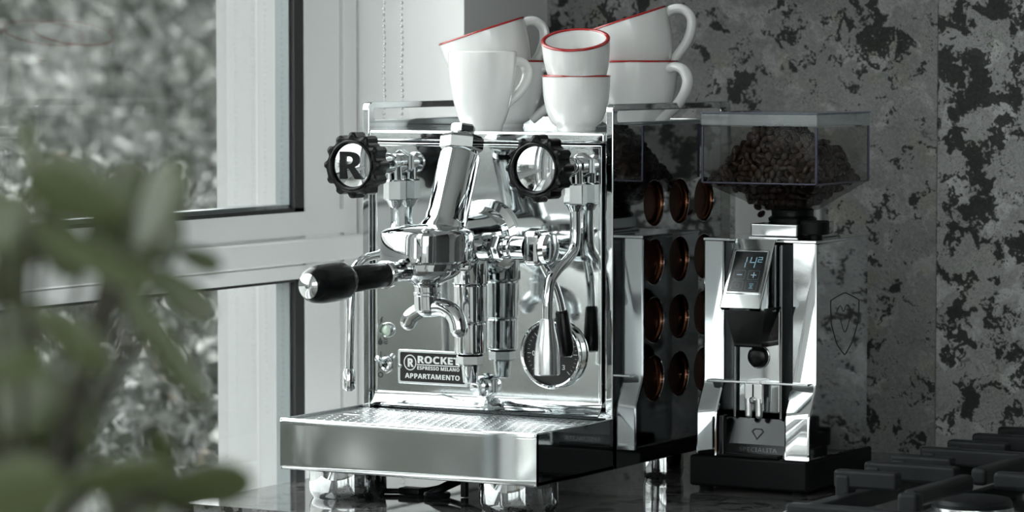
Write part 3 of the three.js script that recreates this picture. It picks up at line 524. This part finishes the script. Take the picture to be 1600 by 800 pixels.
// ---------------------------------------------------------------- coffee grinder
const gr = thing('coffee_grinder', 'chrome coffee grinder with clear bean hopper and black base', 'coffee grinder', [0, 0, 0]);
{
  const a = 0.169, b = 0.288;
  mesh('base', merge(rb(0.1625, 0.2855, 0.004, 0.0335, -0.411, -0.256, 0.003), ...[[0.175, -0.27], [0.273, -0.27], [0.175, -0.398], [0.273, -0.398]].map(([x, z]) => lathe([[0, 0], [0.007, 0], [0.008, 0.005], [0, 0.005]], 20).translate(x, 0, z)), rb(0.19, 0.255, 0.0335, 0.0365, -0.3, -0.258, 0.001)), M.blackMatt, gr);
  const prof = poly([[-0.393, 0.0338], [-0.2575, 0.0338], [-0.2575, 0.073], [-0.259, 0.079], [-0.271, 0.1], [-0.2725, 0.106], [-0.2725, 0.2375], [-0.393, 0.2405]]);
  mesh('side_panel', extX(prof, a, a + 0.0225, 0.0022), M.chrome, gr);
  const sp = mesh('side_panel', extX(prof, b - 0.0265, b, 0.0022), M.chrome, gr);
  // line emblem on the right flank
  const sh = [[-0.3044, 0.1822], [-0.337, 0.188], [-0.3705, 0.179], [-0.369, 0.158], [-0.356, 0.14], [-0.338, 0.128], [-0.319, 0.14], [-0.306, 0.16]];
  const loop = new THREE.CatmullRomCurve3(sh.map(([z, y]) => V(b + 0.0001, y, z)), true, 'catmullrom', 0.1);
  mesh('emblem', merge(new THREE.TubeGeometry(loop, 80, 0.0005, 6, true), tube([[b, 0.172, -0.319], [b, 0.176, -0.327], [b, 0.17, -0.334], [b, 0.176, -0.342], [b, 0.171, -0.352]], 0.0004, 30, 6), tube([[b, 0.164, -0.326], [b, 0.15, -0.338], [b, 0.163, -0.35]], 0.0004, 30, 6)), M.printBlack, sp);
  mesh('top_plate', rb(a, b, 0.2375, 0.2408, -0.394, -0.2715, 0.001), M.chrome, gr);
  mesh('back_shell', rb(a + 0.02, b - 0.024, 0.034, 0.2378, -0.393, -0.292, 0.003), M.darkSteel, gr);
  // central column: plate with push button, dark shoulder strips
  mesh('front_column', merge(rb(0.2065, 0.2515, 0.075, 0.236, -0.292, -0.2715, 0.0025)), M.chrome, gr);
  mesh('column_trim', merge(rb(0.2035, 0.2065, 0.07, 0.236, -0.291, -0.268, 0.001), rb(0.2515, 0.2545, 0.07, 0.236, -0.291, -0.268, 0.001)), M.darkSteel, gr);
  const btn = mesh('push_button', lathe([[0, 0.008], [0.006, 0.0078], [0.009, 0.0065], [0.01, 0.0045], [0.01, 0]], 48).rotateX(Math.PI / 2).translate(0.2288, 0.129, -0.2718), M.black, gr);
  mesh('button_ring', new THREE.TorusGeometry(0.0107, 0.0009, 10, 48).translate(0.2288, 0.129, -0.2712), M.chrome, btn);
  // display head leaning forward
  const P0 = [-0.262, 0.2412], P1 = [-0.2285, 0.1782];
  const disp = mesh('display_head', extX(poly([P0, P1, [-0.232, 0.1755], [-0.275, 0.171], [-0.285, 0.176], [-0.285, 0.2412]]), 0.2075, 0.25, 0.0014), M.chrome, gr);
  const dz = P1[0] - P0[0], dy = P1[1] - P0[1], L = Math.hypot(dz, dy), tilt = Math.atan2(dz, -dy);
  const screenTex = canvasTex(320, 420, (c, w, h) => {
    c.fillStyle = '#05080b'; c.fillRect(0, 0, w, h);
    const seg = '#6f93a3'; c.fillStyle = c.strokeStyle = seg; c.lineCap = 'round'; c.lineWidth = 11;
    const ln = (...p) => { c.beginPath(); c.moveTo(p[0], p[1]); for (let i = 2; i < p.length; i += 2) c.lineTo(p[i], p[i + 1]); c.stroke(); };
    ln(128, 62, 128, 106); ln(122, 118, 122, 162);                                // 1
    ln(172, 62, 168, 112, 218, 112); ln(224, 62, 222, 106); ln(220, 118, 216, 162);   // 4
    c.lineWidth = 8; ln(244, 58, 282, 58, 282, 82, 246, 82, 244, 106, 282, 106);        // 2
    c.lineWidth = 3; c.strokeStyle = '#3c515b';
    for (const [x, y] of [[30, 196], [174, 196], [30, 308], [174, 308]]) { c.beginPath(); c.roundRect(x, y, 112, 92, 10); c.stroke(); }
    c.strokeStyle = '#7d95a3'; c.lineWidth = 10; ln(62, 242, 110, 242); ln(206, 242, 254, 242); ln(230, 218, 230, 266);
    c.fillStyle = '#42606c'; c.fillRect(204, 326, 46, 14); c.beginPath(); c.moveTo(206, 344); c.lineTo(250, 344); c.lineTo(238, 362); c.lineTo(252, 384); c.lineTo(204, 384); c.lineTo(218, 362); c.fill();
    c.strokeStyle = '#1d2a31'; c.lineWidth = 6; c.beginPath(); c.arc(86, 354, 24, 0, 7); c.stroke();
  });
  const place = (g, t, lift) => g.rotateX(-tilt).translate(0.22875, P0[1] + dy * t + lift * Math.sin(tilt), P0[0] + dz * t + lift * Math.cos(tilt));
  mesh('display_bezel', place(ext((() => { const s = roundRect(-0.0182, 0.0182, -0.0228, 0.0228, 0.0015); s.holes.push(roundRect(-0.0162, 0.0162, -0.0208, 0.0208, 0.0008, THREE.Path)); return s; })(), 0.0016, 0.0004), 0.48, -0.0002), M.chrome, disp);
  mesh('display_screen', place(new THREE.PlaneGeometry(0.0328, 0.042), 0.48, 0.0006), phys({ map: screenTex, emissive: rgb(1, 1, 1), emissiveMap: screenTex, emissiveIntensity: 0.32, roughness: 0.08 }), disp);
  // black dispensing chute
  const ch = mesh('chute', merge(toCreasedNormals(new THREE.CylinderGeometry(0.0305, 0.02, 0.034, 4, 1).rotateY(Math.PI / 4), 0.3).translate(0.229, 0.1605, -0.2595), rb(0.2135, 0.244, 0.1395, 0.1455, -0.275, -0.247, 0.002)), M.black, gr);
  ch.castShadow = true;
  // portafilter fork
  mesh('fork_shelf', rb(0.178, 0.284, 0.1035, 0.106, -0.273, -0.262, 0.0008), M.satin, gr);
  const fork = mesh('fork', merge(rb(0.2185, 0.2375, 0.0845, 0.1045, -0.2645, -0.2605, 0.0015), rod([0.2225, 0.074, -0.2625], [0.2225, 0.09, -0.2625], 0.0034), rod([0.2335, 0.074, -0.2625], [0.2335, 0.09, -0.2625], 0.0034), new THREE.SphereGeometry(0.0034, 16, 10).translate(0.2225, 0.074, -0.2625), new THREE.SphereGeometry(0.0034, 16, 10).translate(0.2335, 0.074, -0.2625), rb(0.221, 0.235, 0.1035, 0.1075, -0.272, -0.26, 0.001)), M.forkWhite, gr);
  mesh('fork_slot', rb(0.2271, 0.2287, 0.09, 0.1035, -0.2608, -0.2602, 0.0002), M.blackMatt, fork);
  mesh('fork_screw', lathe([[0, 0.0026], [0.0018, 0.0026], [0.0032, 0.0016], [0.0036, 0]], 24).rotateX(Math.PI / 2).translate(0.2279, 0.0885, -0.2605), M.chrome, fork);
  // lower apron with the model lettering and a diamond mark
  const apron = mesh('apron', merge(extX(poly([[-0.285, 0.034], [-0.2645, 0.034], [-0.2645, 0.046], [-0.272, 0.07], [-0.285, 0.075]]), a + 0.021, b - 0.025, 0.001), rb(0.1925, 0.1985, 0.034, 0.073, -0.266, -0.258, 0.0015)), M.gunmetal, gr);
  const lt = text('SPECIALITA', 0.0042, 0.0003); lt.scale(1.25, 1, 1); lt.computeBoundingBox();
  mesh('lettering', lt.translate(0.2315, 0.041, -0.2646), M.darkSteel, apron);
  const dm = poly([[-0.0065, 0.003], [-0.004, 0.006], [0.004, 0.006], [0.0065, 0.003], [0, -0.005]]); dm.holes.push(poly([[-0.005, 0.003], [-0.003, 0.005], [0.003, 0.005], [0.005, 0.003], [0, -0.0035]], THREE.Path));
  mesh('diamond_mark', new THREE.ExtrudeGeometry(dm, { depth: 0.0004, bevelEnabled: false }).rotateX(-0.3).translate(0.2295, 0.055, -0.2672), M.black, apron);
  // throat below the hopper
  mesh('collar', merge(rb(0.2185, 0.27, 0.2408, 0.2432, -0.36, -0.268, 0.0008), rb(0.22, 0.2685, 0.2435, 0.2555, -0.355, -0.27, 0.0015)), M.chrome, gr);
  mesh('adjusting_dial', merge(lathe([[0, 0.013], [0.0125, 0.013], [0.0135, 0.012], [0.0135, 0.001], [0.0125, 0], [0, 0]], 48).translate(0.2775, 0.2455, -0.291), lathe([[0.007, 0], [0.007, 0.006], [0, 0.006]], 32).translate(0.2775, 0.2405, -0.291)), M.blackMatt, gr);
  mesh('throat', lathe([[0.023, 0], [0.0235, 0.003], [0.02, 0.0055], [0.0205, 0.011], [0.0185, 0.0125]], 48).translate(0.236, 0.2555, -0.33), M.black, gr);
}
// hopper: clear acrylic, a thing of its own on the grinder's throat
{
  const a = 0.1692, b = 0.288, z0 = -0.391, z1 = -0.27, y0 = 0.2935, y1 = 0.347, cx = 0.236, cz = -0.33;
  const hp = thing('bean_hopper', 'smoky clear bean hopper with lid on top of the grinder', 'hopper', [0, 0.262, 0]);
  const Y = (y) => y - 0.262;
  const smoke = phys({ color: rgb(0.72, 0.72, 0.71), roughness: 0.03, transmission: 1, thickness: 0, ior: 1.4, specularIntensity: 0.6, side: THREE.DoubleSide });
  const clear = phys({ color: rgb(0.66, 0.7, 0.71), roughness: 0.08, transmission: 0.8, thickness: 0, ior: 1.45 });
  const edge = phys({ color: rgb(0.05, 0.05, 0.09), roughness: 0.12, transmission: 0.2, thickness: 0 });
  const wall = (w, h, ry, x, y, z) => mesh('hopper_wall', new THREE.PlaneGeometry(w, h).rotateY(ry).translate(x, y, z), smoke, hp);
  wall(b - a, y1 - y0, 0, (a + b) / 2, Y((y0 + y1) / 2), z1); wall(b - a, y1 - y0, Math.PI, (a + b) / 2, Y((y0 + y1) / 2), z0);
  wall(z1 - z0, y1 - y0, Math.PI / 2, b, Y((y0 + y1) / 2), (z0 + z1) / 2); wall(z1 - z0, y1 - y0, -Math.PI / 2, a, Y((y0 + y1) / 2), (z0 + z1) / 2);
  // funnel
  const rr = 0.0185, yb = 0.266, top = [[a, z1], [b, z1], [b, z0], [a, z0]], bot = [[cx - rr, cz + rr], [cx + rr, cz + rr], [cx + rr, cz - rr], [cx - rr, cz - rr]];
  for (let i = 0; i < 4; i++) {
    const k = (i + 1) % 4, g = new THREE.BufferGeometry();
    g.setAttribute('position', new THREE.Float32BufferAttribute([bot[i][0], Y(yb), bot[i][1], bot[k][0], Y(yb), bot[k][1], top[k][0], Y(y0), top[k][1], bot[i][0], Y(yb), bot[i][1], top[k][0], Y(y0), top[k][1], top[i][0], Y(y0), top[i][1]], 3));
    g.setAttribute('uv', new THREE.Float32BufferAttribute(new Array(12).fill(0), 2)); g.computeVertexNormals();
    mesh('funnel_wall', g, smoke, hp);
  }
  for (const [x, z] of top) mesh('hopper_edge', rb(x - 0.0011, x + 0.0011, Y(y0), Y(y1), z - 0.0011, z + 0.0011, 0.0008), edge, hp);
  mesh('hopper_rim', merge(rb(a, b, Y(y0 - 0.0008), Y(y0 + 0.0008), z1 - 0.001, z1 + 0.001, 0.0006), rb(b - 0.001, b + 0.001, Y(y0 - 0.0008), Y(y0 + 0.0008), z0, z1, 0.0006)), edge, hp);
  const lid = mesh('lid', merge(rb(a - 0.0015, b + 0.0015, Y(0.3475), Y(0.3592), z0 - 0.0015, z1 + 0.0015, 0.0015)), clear, hp);
  mesh('lid_edge', merge(rb(a - 0.002, b + 0.002, Y(0.3592), Y(0.3606), z0 - 0.002, z1 + 0.002, 0.0006)), phys({ color: rgb(0.4, 0.44, 0.55), roughness: 0.08, transmission: 0.8, thickness: 0, ior: 1.45 }), lid);
}
// coffee beans
{
  const bean = (() => {
    const g = new THREE.SphereGeometry(1, 12, 8), p = g.attributes.position;
    for (let i = 0; i < p.count; i++) { let x = p.getX(i), y = p.getY(i), z = p.getZ(i); if (y > 0) { y *= 0.6; y -= 0.3 * Math.exp(-((z / 0.16) ** 2)) * (1 - x * x); } p.setXYZ(i, x * 0.0053, y * 0.0034, z * 0.004); }
    g.computeVertexNormals(); return g;
  })();
  const mats = [[0.019, 0.009, 0.0055], [0.014, 0.007, 0.0045], [0.025, 0.0115, 0.006]].map((c) => phys({ color: rgb(...c), roughness: 0.4, specularIntensity: 0.6 }));
  const a = 0.169, b = 0.288, z0 = -0.391, z1 = -0.27;
  const top = (x, z) => { const u = (x - 0.229) / 0.06, w = (z + 0.328) / 0.06; return 0.3455 - 0.006 * u * u - 0.053 * Math.max(0, -u - 0.12) - 0.02 * Math.max(0, u - 0.5) - 0.05 * Math.max(0, -w - 0.15); };
  const first = new THREE.Group();
  const parts = [];
  let made = 0;
  const put = (x, y, z) => {
    const m = new THREE.Mesh(bean, mats[Math.floor(rnd() * 3)]); m.name = numbered('coffee_bean'); m.castShadow = m.receiveShadow = true;
    m.position.set(x, y, z); m.rotation.set(rnd() * 6.283, rnd() * 6.283, rnd() * 6.283); m.scale.setScalar(0.9 + 0.25 * rnd());
    tag(m, 'dark roasted coffee bean in the heap inside the clear hopper', 'coffee bean', 'coffee beans heaped in the hopper'); scene.add(m); made++;
  };
  // front layer against the glass, then the right flank, then the crest
  for (let r = 0; r < 9; r++) for (let i = 0; i < 15; i++) { const x = a + 0.006 + i * 0.0077 + (r % 2) * 0.0038, y = 0.2965 + r * 0.0057; if (x < b - 0.005 && y < top(x, z1) - 0.001) put(x + (rnd() - 0.5) * 0.002, y + (rnd() - 0.5) * 0.0015, z1 - 0.0062 - rnd() * 0.0025); }
  for (let r = 0; r < 9; r++) for (let i = 0; i < 14; i++) { const z = z1 - 0.012 - i * 0.0077, y = 0.2965 + r * 0.0057; if (z > z0 + 0.006 && y < top(b, z) - 0.001) put(b - 0.0062 - rnd() * 0.0025, y, z); }
  for (let i = 0; i < 15; i++) for (let k = 0; k < 13 && made < 296; k++) { const x = a + 0.007 + i * 0.0076, z = z1 - 0.012 - k * 0.0085; if (x < b - 0.01) put(x + (rnd() - 0.5) * 0.003, top(x, z) - 0.002, z + (rnd() - 0.5) * 0.003); }
  // the rest of the heap
  const rest = [];
  for (let i = 0; i < 12; i++) for (let k = 0; k < 12; k++) for (let r = -4; r < 8; r++) {
    const y = 0.2935 + r * 0.0062, s = r < 0 ? 1 + r * 0.158 : 1, x = 0.229 + (r < 0 ? (1 - s) * 0.0095 : 0) + (i / 11 - 0.5) * (r < 0 ? 0.11 * s - 0.017 : 0.098), z = -0.3305 + (k / 11 - 0.5) * (r < 0 ? 0.112 * s - 0.017 : 0.098);
    if (y > top(x, z) - 0.007 || (r >= 0 && i > 0 && i < 10 && k > 1 && k < 10 && y < top(x, z) - 0.02)) continue;
    rest.push(new THREE.Matrix4().compose(V(x + (rnd() - 0.5) * 0.003, y, z + (rnd() - 0.5) * 0.003), new THREE.Quaternion().setFromEuler(new THREE.Euler(rnd() * 6, rnd() * 6, rnd() * 6)), V(1, 1, 1)));
  }
  const im = new THREE.InstancedMesh(bean, mats[1], rest.length); rest.forEach((m, i) => im.setMatrixAt(i, m));
  im.name = 'coffee_bean_heap'; im.userData = { kind: 'stuff', label: 'heap of dark roasted coffee beans filling the grinder hopper', category: 'coffee beans' }; im.castShadow = im.receiveShadow = true; scene.add(im);
}

// ---------------------------------------------------------------- gas hob
{
  const hb = thing('gas_hob', 'steel gas hob with black cast iron pan support at the lower right', 'hob', [0.335, 0, 0]);
  const X = (x) => x - 0.335;
  mesh('hob_plate', merge(rb(X(0.335), X(0.95), 0.0005, 0.006, -0.56, 0.045, 0.002), rb(X(0.335), X(0.341), 0.0005, 0.0095, -0.56, 0.045, 0.002), rb(X(0.335), X(0.95), 0.0005, 0.0095, 0.039, 0.045, 0.002)), M.steel, hb);
  const top = mesh('pan_support', merge(rb(X(0.394), X(0.93), 0.02, 0.034, 0.008, 0.024, 0.003), rb(X(0.394), X(0.41), 0.014, 0.03, -0.54, 0.024, 0.003), rb(X(0.915), X(0.93), 0.014, 0.034, -0.54, 0.024, 0.003), rb(X(0.394), X(0.93), 0.014, 0.034, -0.545, -0.53, 0.003),
    ...[[0.4, 0.01], [0.92, 0.01], [0.4, -0.53], [0.92, -0.53]].map(([x, z]) => rb(X(x - 0.006), X(x + 0.006), 0.005, 0.02, z - 0.006, z + 0.006, 0.002))), M.iron, hb);
  const fz = [-0.1, -0.166, -0.226, -0.296, -0.362, -0.425, -0.492], fl = [0.058, 0.086, 0.058, 0.112, 0.058, 0.1, 0.075];
  fz.forEach((z, i) => mesh('support_finger', merge(rb(X(0.386), X(0.388 + fl[i]), 0.034, 0.05, z - 0.007, z + 0.007, 0.003, 3), rb(X(0.388), X(0.402), 0.02, 0.046, z - 0.0085, z + 0.0085, 0.003)), M.iron, top));
  const fin = (x0, x1, z0, z1) => mesh('support_finger', merge(rb(X(x0), X(x1), 0.036, 0.052, z0, z1, 0.0045, 3)), M.iron, top);
  mesh('support_finger', merge(rb(X(0.496), X(0.511), 0.036, 0.051, -0.115, 0.014, 0.005, 3), rb(X(0.494), X(0.513), 0.022, 0.049, 0.004, 0.019, 0.004)), M.iron, top);
  fin(0.492, 0.507, -0.54, -0.15); fin(0.52, 0.92, -0.146, -0.132);
  for (const [x, z] of [[0.502, -0.132], [0.78, -0.13], [0.5, -0.4], [0.78, -0.4]]) {
    const bn = mesh('burner', lathe([[0.052, 0.006], [0.05, 0.012], [0.04, 0.016], [0.036, 0.018], [0.036, 0.021], [0, 0.021]], 48).translate(X(x), 0, z), M.satin, hb);
    mesh('burner_cap', lathe([[0.034, 0.021], [0.035, 0.024], [0.033, 0.0275], [0.028, 0.0285], [0, 0.029]], 48).translate(X(x), 0, z), M.iron, bn);
  }
}

// ---------------------------------------------------------------- small things: chains, cord, socket
{
  const beadG = new THREE.SphereGeometry(0.0018, 10, 8);
  [[-0.268, -0.4, 'left bead chain of the window blind beside the white frame'], [-0.2462, -0.4, 'right bead chain of the window blind nearer the tilted cup']].forEach(([x, z, label]) => {
    const t = thing('bead_chain', label, 'chain', [x, 0.03, z]);
    const im = new THREE.InstancedMesh(beadG, M.satin, 200), o = new THREE.Object3D();
    for (let i = 0; i < 200; i++) { o.position.set(0.0006 * Math.sin(i * 0.7), i * 0.0061, 0); o.updateMatrix(); im.setMatrixAt(i, o.matrix); }
    im.name = 'beads'; im.userData.kind = 'stuff'; im.castShadow = true; t.add(im);
    mesh('string', rod([0, 0, 0], [0, 1.22, 0], 0.0005, 0.0005, 8), M.satin, t);
  });
  const rbln = thing('roller_blind', 'white rolled up window blind above the chains', 'blind', [-0.25, 1.2, -0.43]);
  mesh('roller', rod([0, 0, 0], [0, 0, 1.86], 0.03, 0.03, 32), M.pvc, rbln);
  mesh('bracket', rb(-0.025, 0.025, -0.04, 0.05, -0.012, -0.002, 0.003), M.pvc, rbln);

  const cord = thing('power_cord', 'black power cord looping on the worktop under the machine', 'cord', [0, 0, 0]);
  mesh('cable', merge(tube([[-0.13, 0.003, -0.06], [-0.09, 0.003, -0.075], [-0.055, 0.003, -0.09], [-0.035, 0.004, -0.11], [-0.015, 0.012, -0.13], [0.0, 0.022, -0.15]], 0.0026, 60, 10), tube([[-0.02, 0.003, -0.08], [-0.012, 0.008, -0.083], [-0.004, 0.014, -0.1], [0.01, 0.022, -0.12]], 0.0042, 40, 10)), M.rubber, cord);
  mesh('cable_clip', merge(rb(-0.058, -0.034, 0.0005, 0.007, -0.098, -0.082, 0.002), lathe([[0, 0], [0.012, 0], [0.013, 0.003], [0.012, 0.005], [0, 0.005]], 28).translate(-0.014, 0.0003, -0.082), rb(0.004, 0.01, 0.0005, 0.026, -0.1, -0.094, 0.001)), M.rubber, cord);

  const so = thing('wall_socket', 'pale double switch plate on the granite behind the hopper', 'switch', [0.083, 0.235, ZB]);
  mesh('plate', ext(roundRect(-0.0497, 0.0497, -0.036, 0.036, 0.004), 0.008, 0.002), std({ color: rgb(0.42, 0.43, 0.43), roughness: 0.4 }), so);
  for (const x of [-0.0235, 0.0235]) mesh('rocker', rb(x - 0.02, x + 0.02, -0.024, 0.024, 0.007, 0.0105, 0.001), std({ color: rgb(0.4, 0.41, 0.41), roughness: 0.4 }), so);
}

// ---------------------------------------------------------------- jade plant near the camera
{
  const pl = thing('jade_plant', 'blurred green jade plant in the left foreground', 'plant', [0.812, 0.02, 1.600]);
  const Lf = [
    [0.867, 0.343, 1.609, 0.878, 0.372, 1.596, 0.019], [0.894, 0.359, 1.650, 0.867, 0.374, 1.668, 0.019], [0.800, 0.372, 1.587, 0.796, 0.388, 1.583, 0.007], [0.800, 0.338, 1.532, 0.802, 0.369, 1.524, 0.019],
    [0.879, 0.334, 1.637, 0.871, 0.359, 1.635, 0.016], [0.892, 0.360, 1.708, 0.930, 0.335, 1.693, 0.016], [0.792, 0.335, 1.479, 0.804, 0.327, 1.468, 0.009], [0.812, 0.331, 1.525, 0.829, 0.311, 1.512, 0.012],
    [0.827, 0.334, 1.574, 0.857, 0.287, 1.556, 0.011], [0.862, 0.326, 1.670, 0.890, 0.308, 1.660, 0.015], [0.880, 0.309, 1.718, 0.896, 0.310, 1.705, 0.016], [0.823, 0.289, 1.580, 0.819, 0.264, 1.579, 0.007],
    [0.820, 0.273, 1.640, 0.839, 0.293, 1.623, 0.019], [0.909, 0.267, 1.762, 0.936, 0.279, 1.751, 0.019], [0.847, 0.247, 1.569, 0.872, 0.253, 1.549, 0.018], [0.852, 0.257, 1.565, 0.842, 0.269, 1.565, 0.011],
    [0.830, 0.259, 1.578, 0.842, 0.236, 1.568, 0.012], [0.846, 0.344, 1.678, 0.858, 0.362, 1.665, 0.016], [0.783, 0.321, 1.600, 0.795, 0.330, 1.588, 0.015], [0.843, 0.256, 1.628, 0.874, 0.263, 1.605, 0.013],
    [0.806, 0.284, 1.590, 0.822, 0.293, 1.575, 0.012],
    [0.787, 0.360, 1.526, 0.798, 0.329, 1.515, 0.021], [0.786, 0.365, 1.503, 0.796, 0.335, 1.493, 0.020], [0.804, 0.321, 1.588, 0.791, 0.298, 1.590, 0.020], [0.806, 0.297, 1.566, 0.790, 0.276, 1.569, 0.021], [0.797, 0.284, 1.595, 0.809, 0.263, 1.582, 0.022], [0.755, 0.293, 1.549, 0.768, 0.269, 1.536, 0.022], [0.818, 0.310, 1.535, 0.800, 0.328, 1.537, 0.013], [0.788, 0.363, 1.594, 0.796, 0.337, 1.584, 0.017], [0.804, 0.250, 1.547, 0.812, 0.232, 1.536, 0.015], [0.815, 0.241, 1.587, 0.825, 0.258, 1.574, 0.015], [0.841, 0.237, 1.538, 0.821, 0.252, 1.542, 0.015], [0.798, 0.250, 1.596, 0.785, 0.269, 1.595, 0.020], [0.787, 0.354, 1.561, 0.795, 0.331, 1.551, 0.015],
  ];
  const leafG = (w) => {                                                             // fleshy spoon leaf, unit long, w wide
    const g = new THREE.SphereGeometry(1, 24, 16), p = g.attributes.position;
    for (let i = 0; i < p.count; i++) { const y = (p.getY(i) + 1) / 2, k = 0.45 + 0.85 * Math.pow(y, 0.8) - 0.3 * y * y; p.setXYZ(i, p.getX(i) * w / 2 * k, y, p.getZ(i) * 0.075 * k + 0.12 * Math.pow(y, 2)); }
    g.computeVertexNormals(); return g;
  };
  const leafMat = phys({ color: rgb(0.052, 0.066, 0.025), roughness: 0.36, specularIntensity: 0.9, transmission: 0.08, thickness: 0 });
  const base = pl.position, bark = std({ color: rgb(0.03, 0.03, 0.018), roughness: 0.85 });
  const trunkTop = V(0.817, 0.246, 1.620);
  const stems = [];
  Lf.forEach((f, i) => {
    const a = V(f[0], f[1], f[2]), b = V(f[3], f[4], f[5]), d = b.clone().sub(a), L = d.length(), y = d.clone().normalize(), roll = (i % 5 - 2) * 0.38;
    let z = V(0.55, 0.25, 0.8).applyAxisAngle(y, roll); z.addScaledVector(y, -z.dot(y)).normalize();
    const m = new THREE.Matrix4().makeBasis(new THREE.Vector3().crossVectors(y, z), y, z);
    const g = leafG(f[6] / L * 1.25).scale(L * 1.12, L * 1.12, L * 1.12).applyMatrix4(m).translate(a.x - base.x, a.y - base.y, a.z - base.z);
    mesh('leaf', g, leafMat, pl);
    const mid = a.clone().lerp(trunkTop, 0.5).add(V(0, -0.015, 0));
    stems.push(tube([[a.x - base.x, a.y - base.y, a.z - base.z], [mid.x - base.x, mid.y - base.y, mid.z - base.z], [trunkTop.x - base.x, trunkTop.y - base.y - 0.02, trunkTop.z - base.z]], 0.0015, 14, 8));
  });
  mesh('stem', merge(...stems, tube([[0, 0.14, 0], [0.003, 0.18, 0.01], [0.005, 0.208, 0.02]], 0.004, 16, 12)), bark, pl);
  const pot = mesh('pot', lathe([[0, 0], [0.06, 0], [0.064, 0.004], [0.082, 0.135], [0.086, 0.137], [0.086, 0.152], [0.08, 0.153], [0.078, 0.14], [0, 0.14]], 56), std({ color: rgb(0.4, 0.4, 0.38), roughness: 0.6 }), pl);
  mesh('soil', lathe([[0.079, 0], [0.05, 0.004], [0, 0.006]], 32).translate(0, 0.139, 0), std({ color: rgb(0.03, 0.022, 0.016), roughness: 1 }), pot);
  const st = thing('plant_stand', 'round wooden stand that carries the jade plant', 'stand', [0.812, YF, 1.600]);
  const wood = std({ color: rgb(0.22, 0.14, 0.08), roughness: 0.5 });
  mesh('stand_top', lathe([[0, 0.91], [0.13, 0.91], [0.14, 0.917], [0.14, 0.933], [0.13, 0.94], [0, 0.94]], 48), wood, st);
  for (let i = 0; i < 3; i++) { const a = i * 2.094 + 0.4; mesh('leg', rod([0.15 * Math.cos(a), 0, 0.15 * Math.sin(a)], [0.09 * Math.cos(a), 0.912, 0.09 * Math.sin(a)], 0.012, 0.015), wood, st); }
}

renderer.render(scene, camera);
